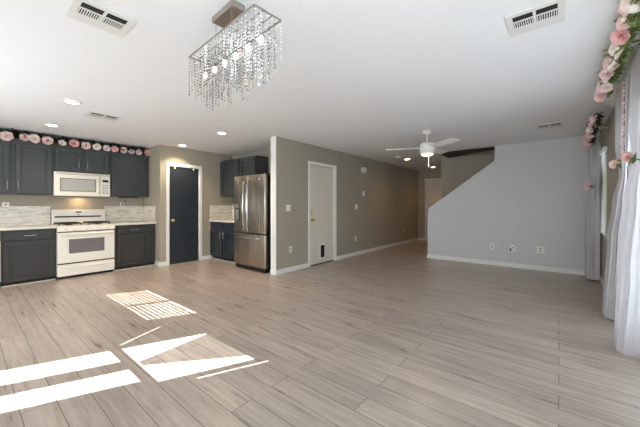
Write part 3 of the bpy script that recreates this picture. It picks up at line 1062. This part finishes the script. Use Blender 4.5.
recessed('recessed ceiling light above the tall left upper cabinet and flowers', 0.88, 5.953, 22, WARM)
recessed('recessed ceiling light in front of the navy pantry door', 2.841, 5.90, 40, WARM)
recessed('recessed ceiling light above the floor before the refrigerator', 2.783, 4.393, 40, WARM)
recessed('recessed ceiling light in the hall beside the smoke detector', 7.426, 3.09, 9, (1.0, 0.50, 0.15))
recessed('recessed ceiling light deep in the hall before the front door', 9.474, 3.09, 9, (1.0, 0.50, 0.15))
root = thing('smoke_detector', 'round white smoke detector on the hall ceiling', 'smoke detector', (6.889, 3.106, H))
b = new(); lathe(b, 6.889, 3.106, [(0.066, H - 0.0005), (0.066, H - 0.02), (0.052, H - 0.038), (0.02, H - 0.042)], 28)
obj('body', b, M['fan_white'], root, smooth=True, angle=40)
b = new(); cyl(b, (6.889, 3.106, H - 0.045), (6.889, 3.106, H - 0.0415), 0.012, n=12)
obj('test_button', b, M['app_grey'], root)

# ------------------------------------------------------------------ ceiling fan
FX, FYc = 4.83, 1.67
root = thing('ceiling_fan', 'white three-blade ceiling fan with a lit drum light', 'ceiling fan', (FX, FYc, H))
b = new(); lathe(b, FX, FYc, [(0.066, H - 0.0005), (0.066, H - 0.03), (0.05, H - 0.055), (0.018, H - 0.062)], 32)
obj('canopy', b, M['fan_white'], root, smooth=True, angle=50)
b = new(); cyl(b, (FX, FYc, H - 0.06), (FX, FYc, 2.25), 0.012, n=14)
obj('downrod', b, M['fan_white'], root, smooth=True, angle=50)
b = new(); lathe(b, FX, FYc, [(0.022, 2.262), (0.055, 2.255), (0.10, 2.235), (0.118, 2.20), (0.120, 2.13), (0.112, 2.085), (0.098, 2.062), (0.090, 2.060)], 40)
obj('motor_housing', b, M['fan_white'], root, smooth=True, angle=50)
b = new(); lathe(b, FX, FYc, [(0.089, 2.062), (0.088, 2.052), (0.07, 2.040), (0.03, 2.036)], 32)
obj('light_lens', b, M['fan_glow'], root, smooth=True)
b = new(); cyl(b, (FX + 0.012, FYc - 0.02, 2.045), (FX + 0.012, FYc - 0.02, 1.90), 0.003, n=8)
cyl(b, (FX + 0.012, FYc - 0.02, 1.90), (FX + 0.012, FYc - 0.02, 1.845), 0.011, 0.013, n=12)
obj('pull_chain', b, M['fan_white'], root)
for ang in (115, 235, -7):
    b = new()
    n = 8
    top = []; bot = []
    for i in range(n + 1):
        t = i / n
        r = 0.10 + 0.56 * t
        wd = 0.048 + 0.022 * math.sin(PI * min(1, t * 1.1) * 0.5)
        if i == n:
            wd *= 0.82
        pit = math.radians(-13)
        for lst, dz in ((top, 0.004), (bot, -0.004)):
            lst.append([b.verts.new((r, -wd * math.cos(pit), 2.165 - wd * math.sin(pit) + dz)), b.verts.new((r, wd * math.cos(pit), 2.165 + wd * math.sin(pit) + dz))])
    for i in range(n):
        b.faces.new((top[i][0], top[i + 1][0], top[i + 1][1], top[i][1]))
        b.faces.new((bot[i][0], bot[i][1], bot[i + 1][1], bot[i + 1][0]))
        b.faces.new((top[i][0], bot[i][0], bot[i + 1][0], top[i + 1][0]))
        b.faces.new((top[i][1], top[i + 1][1], bot[i + 1][1], bot[i][1]))
    b.faces.new((top[0][0], top[0][1], bot[0][1], bot[0][0])); b.faces.new((top[n][0], bot[n][0], bot[n][1], top[n][1]))
    bmesh.ops.transform(b, matrix=Matrix.Translation((FX, FYc, 0)) @ Matrix.Rotation(math.radians(ang), 4, 'Z'), verts=b.verts)
    obj('blade', b, M['fan_white'], root)
fl = bpy.data.lights.new('fan_lamp', 'SPOT'); fl.energy = 6; fl.color = (1, 0.84, 0.62); fl.spot_size = math.radians(150); fl.shadow_soft_size = 0.08
fo = bpy.data.objects.new('fan_lamp', fl); fo.location = (FX, FYc, 2.03); COL.objects.link(fo)

# ------------------------------------------------------------------ chandelier
CX, CY, CZ = 1.060, 1.585, 2.25
CL, CW = 0.781, 0.181
RT = Matrix.Translation((CX, CY, 0)) @ Matrix.Rotation(math.radians(-3.8), 4, 'Z')
root = thing('chandelier', 'rectangular crystal chandelier with strings of beads under a metal frame', 'chandelier', (CX, CY, CZ))
b = new(); box(b, -0.043, 0.043, -0.100, 0.150, 2.40, H - 0.001, bev=0.004, mtx=RT)
obj('canopy', b, M['bronze'], root)
b = new()
for (x0, x1, y0, y1) in ((-CW / 2, CW / 2, -CL / 2, -CL / 2 + 0.005), (-CW / 2, CW / 2, CL / 2 - 0.005, CL / 2),
                         (-CW / 2, -CW / 2 + 0.005, -CL / 2, CL / 2), (CW / 2 - 0.005, CW / 2, -CL / 2, CL / 2)):
    box(b, x0, x1, y0, y1, CZ - 0.009, CZ, mtx=RT)
for x in (-0.03, 0.03):
    box(b, x - 0.002, x + 0.002, -CL / 2, CL / 2, CZ - 0.008, CZ - 0.002, mtx=RT)
for k in (2, 4):
    y = -CL / 2 + CL * k / 6
    box(b, -CW / 2, CW / 2, y - 0.002, y + 0.002, CZ - 0.008, CZ - 0.003, mtx=RT)
obj('frame', b, M['bronze'], root)
for (x, y) in ((-0.03, -0.07), (0.03, -0.07), (-0.03, 0.12), (0.03, 0.12)):
    b = new()
    p0 = RT @ Vector((x, y, CZ - 0.005)); p1 = RT @ Vector((x, y, 2.402))
    cyl(b, p0, p1, 0.0022, n=6)
    obj('suspension_wire', b, M['chrome'], root)
for k in range(6):
    y = -CL / 2 + CL * (k + 0.5) / 6
    p = RT @ Vector((0, y, 0))
    b = new()
    cyl(b, (p.x, p.y, CZ - 0.005), (p.x, p.y, CZ - 0.075), 0.004, n=8)
    cyl(b, (p.x, p.y, CZ - 0.075), (p.x, p.y, CZ - 0.105), 0.010, n=12)
    s = obj('socket', b, M['bronze'], root)
    b = new()
    lathe(b, p.x, p.y, [(0.007, CZ - 0.105), (0.012, CZ - 0.116), (0.013, CZ - 0.126), (0.010, CZ - 0.138), (0.003, CZ - 0.146)], 14)
    obj('bulb', b, M['bulb'], s, smooth=True)
# strands of beads: 5 rows x 20 along
def strand_mesh(n):
    b = new()
    for k in range(n):
        z = -0.010 - k * 0.020
        r = 0.0056 if k < n - 1 else 0.0072
        if k % 6 == 5:
            r *= 1.25
        v = [b.verts.new((0, 0, z + r * 1.15)), b.verts.new((r, 0, z)), b.verts.new((0, r, z)), b.verts.new((-r, 0, z)), b.verts.new((0, -r, z)), b.verts.new((0, 0, z - r * 1.15))]
        for i in range(4):
            b.faces.new((v[0], v[1 + i], v[1 + (i + 1) % 4])); b.faces.new((v[5], v[1 + (i + 1) % 4], v[1 + i]))
    me = bpy.data.meshes.new('bead_strand')
    b.to_mesh(me); b.free()
    me.materials.append(M['crystal'])
    return me
SM = {}
for i in range(5):
    for j in range(20):
        u = (i / 4 - 0.5) * 2
        t = j / 19
        ln = 0.245 + 0.155 * (1 - u * u) * abs(math.sin(t * PI * 4 + 0.7)) ** 2 + 0.02 * math.sin(j * 2.1 + i)
        n = int(ln / 0.020)
        if n not in SM:
            SM[n] = strand_mesh(n)
        o = bpy.data.objects.new('bead_strand', SM[n])
        p = RT @ Vector(((CW / 2 - 0.004) * u, (t - 0.5) * (CL - 0.008), CZ - 0.012))
        o.location = p - Vector((CX, CY, CZ))
        o.rotation_euler = (0, 0, random.random() * 3)
        COL.objects.link(o)
        o.parent = root

b = new()
for i in range(4):
    for j in range(15):
        u = ((i + 0.5) / 4 - 0.5) * 2
        t = (j + 0.5) / 15
        ln = 0.20 + 0.17 * (1 - u * u) * abs(math.sin(t * PI * 4 + 0.7)) ** 2 + 0.015 * math.sin(j * 1.7 + i)
        p = RT @ Vector(((CW / 2 - 0.004) * u, (t - 0.5) * (CL - 0.008), CZ - 0.012))
        n = int(ln / 0.020)
        for k in range(n):
            r = 0.0056 if k < n - 1 else 0.0072
            c = p + Vector((0, 0, -0.010 - k * 0.020))
            v = [b.verts.new(c + Vector(q) * r) for q in ((0, 0, 1.15), (.8, .6, 0), (-.6, .8, 0), (-.8, -.6, 0), (.6, -.8, 0), (0, 0, -1.15))]
            for q in range(4):
                b.faces.new((v[0], v[1 + q], v[1 + (q + 1) % 4])); b.faces.new((v[5], v[1 + (q + 1) % 4], v[1 + q]))
o = obj('inner_bead_strands', b, M['crystal'], root)
o['kind'] = 'stuff'

# ------------------------------------------------------------------ switches and outlets
def wall_plate(name, label, cat, axis, face, out, u, z, wdt, hgt, kind, tilt=0.0, group=None):
    """axis 'x': plate on a wall running in x, u = x; axis 'y': u = y. out = -1/+1 direction it faces"""
    loc = (u, face, z) if axis == 'x' else (face, u, z)
    root = thing(name, label, cat, loc, group)
    T = Matrix.Translation(loc)
    if axis == 'y':
        T = T @ Matrix.Rotation(math.radians(-90 if out < 0 else 90), 4, 'Z')
    elif out > 0:
        T = T @ Matrix.Rotation(PI, 4, 'Z')
    T = T @ Matrix.Rotation(tilt, 4, 'Y')
    b = new(); box(b, -wdt / 2, wdt / 2, -0.007, -0.0008, -hgt / 2, hgt / 2, bev=0.0025, mtx=T)
    obj('plate', b, M['plate'], root)
    if kind.startswith('sw'):
        n = int(kind[2:])
        for k in range(n):
            c = (k - (n - 1) / 2) * 0.046
            b = new(); box(b, c - 0.016, c + 0.016, -0.011, -0.007, -0.033, 0.033, bev=0.001, mtx=T)
            obj('rocker', b, M['trim'], root)
    elif kind == 'outlet':
        for dz in (-0.02, 0.02):
            b = new(); box(b, -0.016, 0.016, -0.009, -0.007, dz - 0.013, dz + 0.013, bev=0.001, mtx=T)
            s = obj('receptacle', b, M['mw_glass'], root)
            b = new(); box(b, -0.009, -0.005, -0.0095, -0.009, dz - 0.005, dz + 0.006, mtx=T); box(b, 0.005, 0.009, -0.0095, -0.009, dz - 0.005, dz + 0.006, mtx=T)
            obj('slot', b, M['dark'], s)
    elif kind == 'jack':
        b = new(); box(b, -0.012, 0.012, -0.010, -0.007, -0.012, 0.012, mtx=T)
        obj('jack', b, M['app_grey'], root)
    return root, T

wall_plate('light_switch', 'white double switch plate between the wall end and the white door', 'switch', 'x', Y_HALL, -1, 3.80, 1.174, 0.118, 0.118, 'sw2')
wall_plate('wall_outlet', 'white outlet low on the wall left of the white door', 'outlet', 'x', Y_HALL, -1, 3.86, 0.407, 0.075, 0.118, 'outlet')
wall_plate('light_switch', 'white switch plate below the thermostat', 'switch', 'x', Y_HALL, -1, 6.13, 1.183, 0.125, 0.125, 'sw2')
wall_plate('wall_outlet', 'white outlet low on the wall right of the white door', 'outlet', 'x', Y_HALL, -1, 6.10, 0.401, 0.085, 0.12, 'outlet')
wall_plate('wall_outlet', 'outlet low on the hall wall near the front door', 'outlet', 'x', Y_HALL, -1, 9.03, 0.398, 0.085, 0.12, 'outlet')
wall_plate('wall_outlet', 'white outlet on the stair wall, leftmost of its three plates', 'outlet', 'y', X_STAIR, -1, 1.064, 0.39, 0.078, 0.12, 'outlet')
r_, T_ = wall_plate('wall_jack', 'white jack plate hanging askew between two outlets on the stair wall', 'jack plate', 'y', X_STAIR, -1, 0.70, 0.387, 0.078, 0.12, 'jack', tilt=math.radians(-20))
b = new(); box(b, -0.062, -0.036, -0.012, -0.0012, -0.045, 0.0, mtx=T_)
obj('wall_opening', b, M['dark'], r_)
wall_plate('wall_outlet', 'wide white plate on the stair wall, nearest the curtains', 'outlet', 'y', X_STAIR, -1, 0.268, 0.385, 0.118, 0.125, 'outlet')
wall_plate('wall_outlet', 'white outlet plate above the mosaic at the left edge of the kitchen', 'outlet', 'x', Y_KIT, -1, 0.475, 1.235, 0.085, 0.075, 'jack')
r_, T_ = wall_plate('wall_outlet', 'white outlet with a black cord under the right upper cabinet', 'outlet', 'x', Y_KIT, -1, 2.13, 1.245, 0.075, 0.075, 'jack')
b = new(); box(b, -0.014, 0.018, -0.035, -0.010, -0.016, 0.018, bev=0.003, mtx=T_)
pl = obj('plug', b, M['dark'], r_)
b = new(); tube(b, [(2.13, Y_KIT - 0.034, 1.25), (2.17, Y_KIT - 0.04, 1.27), (2.175, Y_KIT - 0.05, 1.32), (2.12, Y_KIT - 0.06, 1.35), (2.09, Y_KIT - 0.07, 1.383)], 0.0035, 6)
obj('cord', b, M['dark'], r_)
root = thing('under_cabinet_light', 'black light bar mounted under the right upper cabinet', 'light bar', (2.17, 6.85, 1.385))
obj('housing', bx(2.02, 2.33, 6.76, 6.95, 1.378, 1.399, bev=0.004), M['dark'], root)
obj('end_cap', bx(2.33, 2.345, 6.765, 6.945, 1.380, 1.398), M['app_grey'], root)
# door chime and thermostat
root = thing('door_chime', 'white door chime box high on the hall wall', 'door chime', (6.45, Y_HALL, 2.10))
obj('housing', bx(6.37, 6.55, Y_HALL - 0.055, Y_HALL - 0.001, 2.05, 2.18, bev=0.008), M['plate'], root)
obj('side_grille', bx(6.55, 6.59, Y_HALL - 0.040, Y_HALL - 0.001, 2.06, 2.17), M['app_grey'], root)
root = thing('thermostat', 'small white thermostat on the hall wall below the chime', 'thermostat', (6.48, Y_HALL, 1.525))
obj('housing', bx(6.41, 6.56, Y_HALL - 0.028, Y_HALL - 0.001, 1.465, 1.58, bev=0.006), M['plate'], root)
obj('screen', bx(6.50, 6.555, Y_HALL - 0.0305, Y_HALL - 0.0275, 1.485, 1.565), M['app_grey'], root)

# ------------------------------------------------------------------ blinds in the far window
root = thing('window_blind', 'white horizontal blind in the far window behind the sheer curtain', 'blind', (6.02, Y_WIN + 0.03, 2.05))
obj('headrail', bx(5.76, 6.28, Y_WIN + 0.002, Y_WIN + 0.045, 2.005, 2.055), M['blind'], root)
ZS = [1.99 - 0.0255 * k for k in range(46)]
for z in ZS:
    b = new()
    T = Matrix.Translation((6.02, Y_WIN + 0.024, z)) @ Matrix.Rotation(math.radians(-35), 4, 'X')
    box(b, -0.255, 0.255, -0.013, 0.013, -0.001, 0.001, mtx=T)
    obj('slat', b, M['blind'], root)
obj('bottom_rail', bx(5.765, 6.275, Y_WIN + 0.012, Y_WIN + 0.038, ZS[-1] - 0.04, ZS[-1] - 0.02), M['blind'], root)

# ------------------------------------------------------------------ curtains
def lerp_rows(rows, z):
    for a, b_ in zip(rows[:-1], rows[1:]):
        if a[0] >= z >= b_[0]:
            t = (a[0] - z) / (a[0] - b_[0])
            t = t * t * (3 - 2 * t)
            return [a[i] + (b_[i] - a[i]) * t for i in range(1, 5)]
    return list(rows[-1][1:])

def curtain(label, rows, pleats, seed):
    """rows: (z, x_near, x_far, y, pleat depth): a gathered bundle bulging from the wall out to y"""
    rnd = random.Random(seed)
    ph = [rnd.random() * 6.28 for _ in range(4)]
    nx = pleats * 10
    z0, z1 = rows[0][0], rows[-1][0]

    def point(z, t, off=0.0):
        xn, xf, y, am = lerp_rows(rows, z)
        s = t + 0.014 * math.sin(2 * PI * 3 * t + ph[0]) + 0.004 * math.sin(z * 2.3 + ph[1])
        d = am * math.sin(2 * PI * pleats * s + ph[2]) + am * 0.5 * math.sin(2 * PI * pleats * 0.47 * s + ph[3] + z * 0.8) + off
        yw = Y_WIN + 0.025
        a = t * PI
        sx, sy = math.cos(a), math.sin(a)
        px = (xn + xf) / 2 - (xf - xn) / 2 * math.copysign(abs(sx) ** 0.5, sx)
        py = yw + (y - yw) * abs(sy) ** 0.45
        return Vector((px - d * sx, max(py + d * sy, yw - 0.012), z))

    def sheet(za, zb, nz, off):
        b = new()
        g = [[b.verts.new(point(za + (zb - za) * i / nz, j / nx, off)) for j in range(nx + 1)] for i in range(nz + 1)]
        for i in range(nz):
            for j in range(nx):
                b.faces.new((g[i][j], g[i][j + 1], g[i + 1][j + 1], g[i + 1][j]))
        return b
    root = thing('curtain', label, 'curtain', ((rows[-1][1] + rows[-1][2]) / 2, rows[-1][3], rows[-1][0]), 'white sheer curtains on the right wall')
    obj('fabric', sheet(z0, z1, 60, 0.0), M['sheer'], root, smooth=True)
    obj('hem', sheet(z1 + 0.05, z1 + 0.001, 1, 0.003), M['sheer'], root, smooth=True)
    return root

curtain('far white sheer curtain tied back in the corner by the stair wall', [(2.24, 6.30, 6.75, -0.395, 0.012), (1.80, 6.35, 6.74, -0.40, 0.012), (1.53, 6.45, 6.68, -0.415, 0.008),
        (1.10, 6.38, 6.80, -0.365, 0.012), (0.66, 6.36, 6.82, -0.345, 0.012), (0.03, 6.40, 6.80, -0.355, 0.012)], 8, 3)
curtain('middle white sheer curtain, tied with a pink flower at its waist', [(2.37, 3.58, 4.35, -0.455, 0.012), (2.2, 3.66, 4.35, -0.455, 0.012), (1.85, 3.75, 4.35, -0.455, 0.012), (1.53, 4.02, 4.32, -0.482, 0.007),
        (1.26, 4.05, 4.52, -0.455, 0.012), (0.86, 4.20, 4.62, -0.425, 0.012), (0.012, 4.36, 4.62, -0.386, 0.008)], 8, 5)
curtain('nearest white sheer curtain at the right edge of the photo', [(2.37, 2.45, 3.54, -0.455, 0.012), (2.15, 2.85, 3.55, -0.455, 0.012), (1.85, 3.02, 3.52, -0.455, 0.012), (1.58, 3.20, 3.52, -0.468, 0.008),
        (1.30, 3.18, 3.60, -0.435, 0.012), (0.7, 3.24, 3.62, -0.398, 0.012), (0.012, 3.40, 3.66, -0.378, 0.008)], 8, 8)
b = new(); cyl(b, (2.3, -0.475, 2.36), (4.34, -0.475, 2.36), 0.011, n=12)
for x in (2.6, 4.2):
    box(b, x - 0.008, x + 0.008, Y_WIN + 0.0005, -0.475, 2.352, 2.368)
tag(obj('curtain_rod', b, M['fan_white'], smooth=True), 'white curtain rod behind the near flower garland', 'curtain rod', 'curtain rods')
b = new(); cyl(b, (5.2, -0.425, 2.30), (6.78, -0.425, 2.25), 0.011, n=12)
for x in (5.6, 6.7):
    box(b, x - 0.008, x + 0.008, Y_WIN + 0.0005, -0.425, 2.285 - (x - 5.6) * 0.035, 2.297 - (x - 5.6) * 0.035)
tag(obj('curtain_rod', b, M['fan_white'], smooth=True), 'white curtain rod behind the far flower garland', 'curtain rod', 'curtain rods')

# ------------------------------------------------------------------ flowers
def rose_mesh(name, m, seed, rings=((0.26, 4, 80), (0.50, 5, 66), (0.78, 5, 48), (1.0, 6, 24))):
    """rosette of cupped petals, unit radius, facing +Z"""
    rnd = random.Random(seed)
    b = new()
    for ri, (rad, n, tilt) in enumerate(rings):
        for k in range(n):
            a = 2 * PI * (k + 0.5 * (ri % 2)) / n + rnd.uniform(-0.15, 0.15)
            L_ = rad * rnd.uniform(0.92, 1.08); W_ = rad * 1.05 * PI / n * 1.85
            tl = math.radians(tilt + rnd.uniform(-8, 8))
            g = []
            for i in range(4):
                s = i / 3
                row = []
                for j in range(5):
                    t = j / 4 * 2 - 1
                    wd = W_ * (0.35 + 0.65 * math.sin(PI * (0.15 + 0.62 * s))) * 0.62
                    if i == 3:
                        wd *= 0.80
                    r = L_ * s - (0.10 * L_ * t * t if i == 3 else 0)
                    up = 0.16 * rad * (t * t) + 0.12 * rad * s * s * (-1 if ri >= 2 else 1)
                    x = r * math.cos(tl) - up * math.sin(tl) + 0.05
                    z = r * math.sin(tl) * 0.75 + up * math.cos(tl)
                    y = wd * t
                    row.append(b.verts.new((x * math.cos(a) - y * math.sin(a), x * math.sin(a) + y * math.cos(a), z)))
                g.append(row)
            for i in range(3):
                for j in range(4):
                    b.faces.new((g[i][j], g[i][j + 1], g[i + 1][j + 1], g[i + 1][j]))
    me = bpy.data.meshes.new(name)
    for f in b.faces:
        f.smooth = True
    b.to_mesh(me); b.free()
    me.materials.append(m)
    return me

ROSES = [rose_mesh('rose', M['pink'], 1), rose_mesh('rose', M['pink_deep'], 2), rose_mesh('rose', M['pink_pale'], 3), rose_mesh('rose', M['pink'], 4)]
BLOSSOM = rose_mesh('blossom', M['white_petal'], 9, rings=((0.4, 4, 60), (1.0, 5, 22)))

def place(name, me, parent, p, size, facing, spin):
    o = bpy.data.objects.new(name, me)
    o.location = Vector(p) - WORLD[parent.name]
    q = Vector(facing).normalized().to_track_quat('Z', 'Y')
    o.rotation_euler = (q.to_matrix() @ Matrix.Rotation(spin, 3, 'Z')).to_euler()
    o.scale = (size, size, size)
    COL.objects.link(o)
    o.parent = parent
    return o

def leaf(b, p, d, up, L_, W_):
    d = d.normalized(); sd_ = d.cross(up)
    if sd_.length < 1e-3:
        sd_ = d.orthogonal()
    sd_.normalize(); n = sd_.cross(d)
    prof = ((0, 0.0), (0.25, 0.8), (0.5, 1.0), (0.8, 0.55), (1.0, 0.0))
    prev = None
    for s, wv in prof:
        c = p + d * (L_ * s) - n * (0.25 * L_ * s * s)
        row = (b.verts.new(c - sd_ * W_ * (wv + 0.02) + n * W_ * 0.25 * wv), b.verts.new(c), b.verts.new(c + sd_ * W_ * (wv + 0.02) + n * W_ * 0.25 * wv))
        if prev:
            b.faces.new((prev[0], prev[1], row[1], row[0])); b.faces.new((prev[1], prev[2], row[2], row[1]))
        prev = row

def garland(label, path, leaf_n, leaf_len, spread, m_leaf, seed, group=None, cab=False):
    rnd = random.Random(seed)
    root = thing('flower_garland', label, 'garland', path[len(path) // 2], group)
    b = new(); tube(b, path, 0.006, 6)
    obj('vine', b, M['vine'], root, smooth=True)
    b = new()
    P = [Vector(p) for p in path]
    for k in range(leaf_n):
        t = rnd.random() * (len(P) - 1)
        i = min(int(t), len(P) - 2)
        p = P[i].lerp(P[i + 1], t - i)
        p = p + Vector((rnd.gauss(0, spread[0]), rnd.gauss(0, spread[1]), rnd.gauss(0, spread[2])))
        d = Vector((rnd.uniform(-1, 1), rnd.uniform(-1, 1), rnd.uniform(-0.8, 0.8)))
        leaf(b, p, d, Vector((rnd.uniform(-.4, .4), rnd.uniform(-.4, .4), 1)), leaf_len * rnd.uniform(0.7, 1.25), leaf_len * 0.28)
    for v in b.verts:
        v.co.z = min(v.co.z, 2.432)
        if cab and v.co.y > 6.69:
            v.co.z = max(v.co.z, 2.288)
    obj('foliage', b, m_leaf, root)
    return root

# garland along the top of the kitchen cabinets
KY = 6.745
gk = garland('pink rose and dark leaf garland lying along the top of the kitchen cabinets', [(-0.05 + 0.2 * k, KY + 0.01 * math.sin(k), 2.330 + 0.004 * math.cos(k * 2)) for k in range(13)] + [(2.48, KY, 2.330)], 1500, 0.07, (0.03, 0.02, 0.035), M['leaf_dark'], 11, None, True)
kr = random.Random(4)
for k, (x, s, c) in enumerate([(0.11, .055, 0), (0.255, .06, 2), (0.46, .066, 0), (0.652, .054, 3), (0.775, .066, 2), (0.94, .062, 0), (1.12, .048, 2), (1.285, .064, 1), (1.45, .060, 0), (1.62, .058, 2),
                     (1.77, .052, 2), (1.905, .055, 1), (2.055, .054, 0), (2.195, .046, 2), (2.325, .05, 3), (2.475, .064, 1)]):
    place('rose', ROSES[c], gk, (x + kr.uniform(-.01, .01), KY - 0.055, 2.312 + kr.uniform(-0.008, 0.008)), s * 1.15, (kr.uniform(-.3, .1), -1, kr.uniform(-.25, .25)), kr.random() * 6)

# garland over the near curtains
pathB = [(1.9 + 0.17 * k, -0.36, 2.375 - 0.012 * math.sin(k * 1.1)) for k in range(13)]
gb = garland('pink rose garland along the top of the near sheer curtains', pathB, 420, 0.06, (0.03, 0.022, 0.035), M['leaf'], 12, 'curtain garlands')
br_ = random.Random(21)
for (x, dz, s, c) in ((2.02, 0, .06, 0), (2.2, .01, .06, 1), (2.36, -.02, .06, 2), (2.47, .015, .05, 0), (2.62, -0.005, .052, 0), (2.70, -.055, .055, 1), (2.95, -0.04, .05, 2), (3.12, 0.0, .052, 1), (3.24, -.035, .056, 0), (3.33, -.005, .055, 1),
                      (3.42, -.05, .052, 0), (3.75, -.06, .055, 0), (3.88, -.025, .055, 2), (3.93, -.09, .055, 0), (4.0, -0.04, .05, 3), (3.65, -.10, .045, 2)):
    place('rose', ROSES[c], gb, (x, -0.325 + br_.uniform(-.012, .012), 2.375 + dz), s, (-0.9, 0.8 + br_.uniform(-.3, .3), -0.45 + br_.uniform(-.3, .3)), br_.random() * 6)
for k in range(22):
    x = 2.3 + 1.7 * br_.random()
    place('blossom', BLOSSOM, gb, (x, -0.315 + br_.uniform(-.02, .01), 2.35 + br_.uniform(-.06, .03)), br_.uniform(.014, .024), (-0.8, 0.7, -0.4 + br_.uniform(-.5, .5)), br_.random() * 6)
# garland over the far window
pathC = [(5.0 + 0.16 * k, -0.385, 2.33 - 0.010 * k - 0.01 * math.sin(k * 1.3)) for k in range(10)]
gc = garland('small pink flower garland over the far window by the stair wall', pathC, 260, 0.06, (0.03, 0.022, 0.035), M['leaf_dark'], 13, 'curtain garlands')
for (x, dz, s, c) in ((5.05, .015, .05, 2), (5.3, 0.0, .055, 0), (5.45, -.02, .05, 2), (5.7, -.03, .06, 0), (5.95, -.02, .055, 1), (6.15, -.03, .06, 0), (6.3, -.05, .06, 1), (6.42, -.02, .05, 0)):
    place('rose', ROSES[c], gc, (x, -0.345 + br_.uniform(-.012, .012), 2.31 + dz - 0.06 * (x - 5.0)), s, (-0.9, 0.7, -0.3 + br_.uniform(-.3, .3)), br_.random() * 6)
for k in range(10):
    x = 5.05 + 1.3 * br_.random()
    place('blossom', BLOSSOM, gc, (x, -0.34, 2.32 - 0.06 * (x - 5) + br_.uniform(-.05, .04)), br_.uniform(.016, .026), (-0.8, 0.7, -0.2), br_.random() * 6)

def tieback(label, p, size, c, xa, y):
    root = thing('flower_tieback', label, 'tieback', p, 'flower tiebacks on the curtains')
    place('rose', ROSES[c], root, p, size, (-0.9, 0.75, 0.1), 1.0)
    b = new()
    rnd = random.Random(int(p[0] * 100))
    for k in range(7):
        leaf(b, Vector(p) + Vector((-0.008 * k, -0.02 - 0.004 * k, rnd.uniform(-.02, .02))), Vector((rnd.uniform(-1, .2), rnd.uniform(-.3, .5), rnd.uniform(-1, .4))), Vector((0, 0, 1)), 0.05, 0.016)
    obj('leaf', b, M['leaf'], root)
    b = new(); tube(b, [p, (p[0] - 0.03, y + 0.02, p[2] - 0.02), (xa, y + 0.01, p[2] - 0.035), (xa - 0.02, Y_WIN + 0.05, p[2] - 0.045)], 0.006, 6)
    obj('stem', b, M['leaf'], root, smooth=True)
tieback('pink flower tie at the waist of the middle sheer curtain', (4.14, -0.435, 1.635), 0.045, 0, 4.05, -0.47)
tieback('pink flower tie on the nearest sheer curtain at the right edge', (3.36, -0.428, 1.605), 0.042, 1, 3.22, -0.46)
tieback('small pink flower tie on the far sheer curtain', (6.42, -0.365, 1.53), 0.058, 0, 6.48, -0.40)
# little string of buds hanging on the middle curtain
root = thing('bud_string', 'string of tiny pink buds hanging down the middle sheer curtain', 'garland', (3.6, -0.435, 1.66))
b = new(); tube(b, [(3.60, -0.435, 2.30), (3.58, -0.435, 1.95), (3.60, -0.435, 1.66)], 0.0025, 5)
obj('string', b, M['vine'], root)
for k in range(18):
    place('bud', ROSES[k % 3], root, (3.59 + 0.012 * math.sin(k * 2), -0.43, 2.27 - 0.035 * k), 0.013, (-0.8, 0.8, 0.1), k * 1.1)
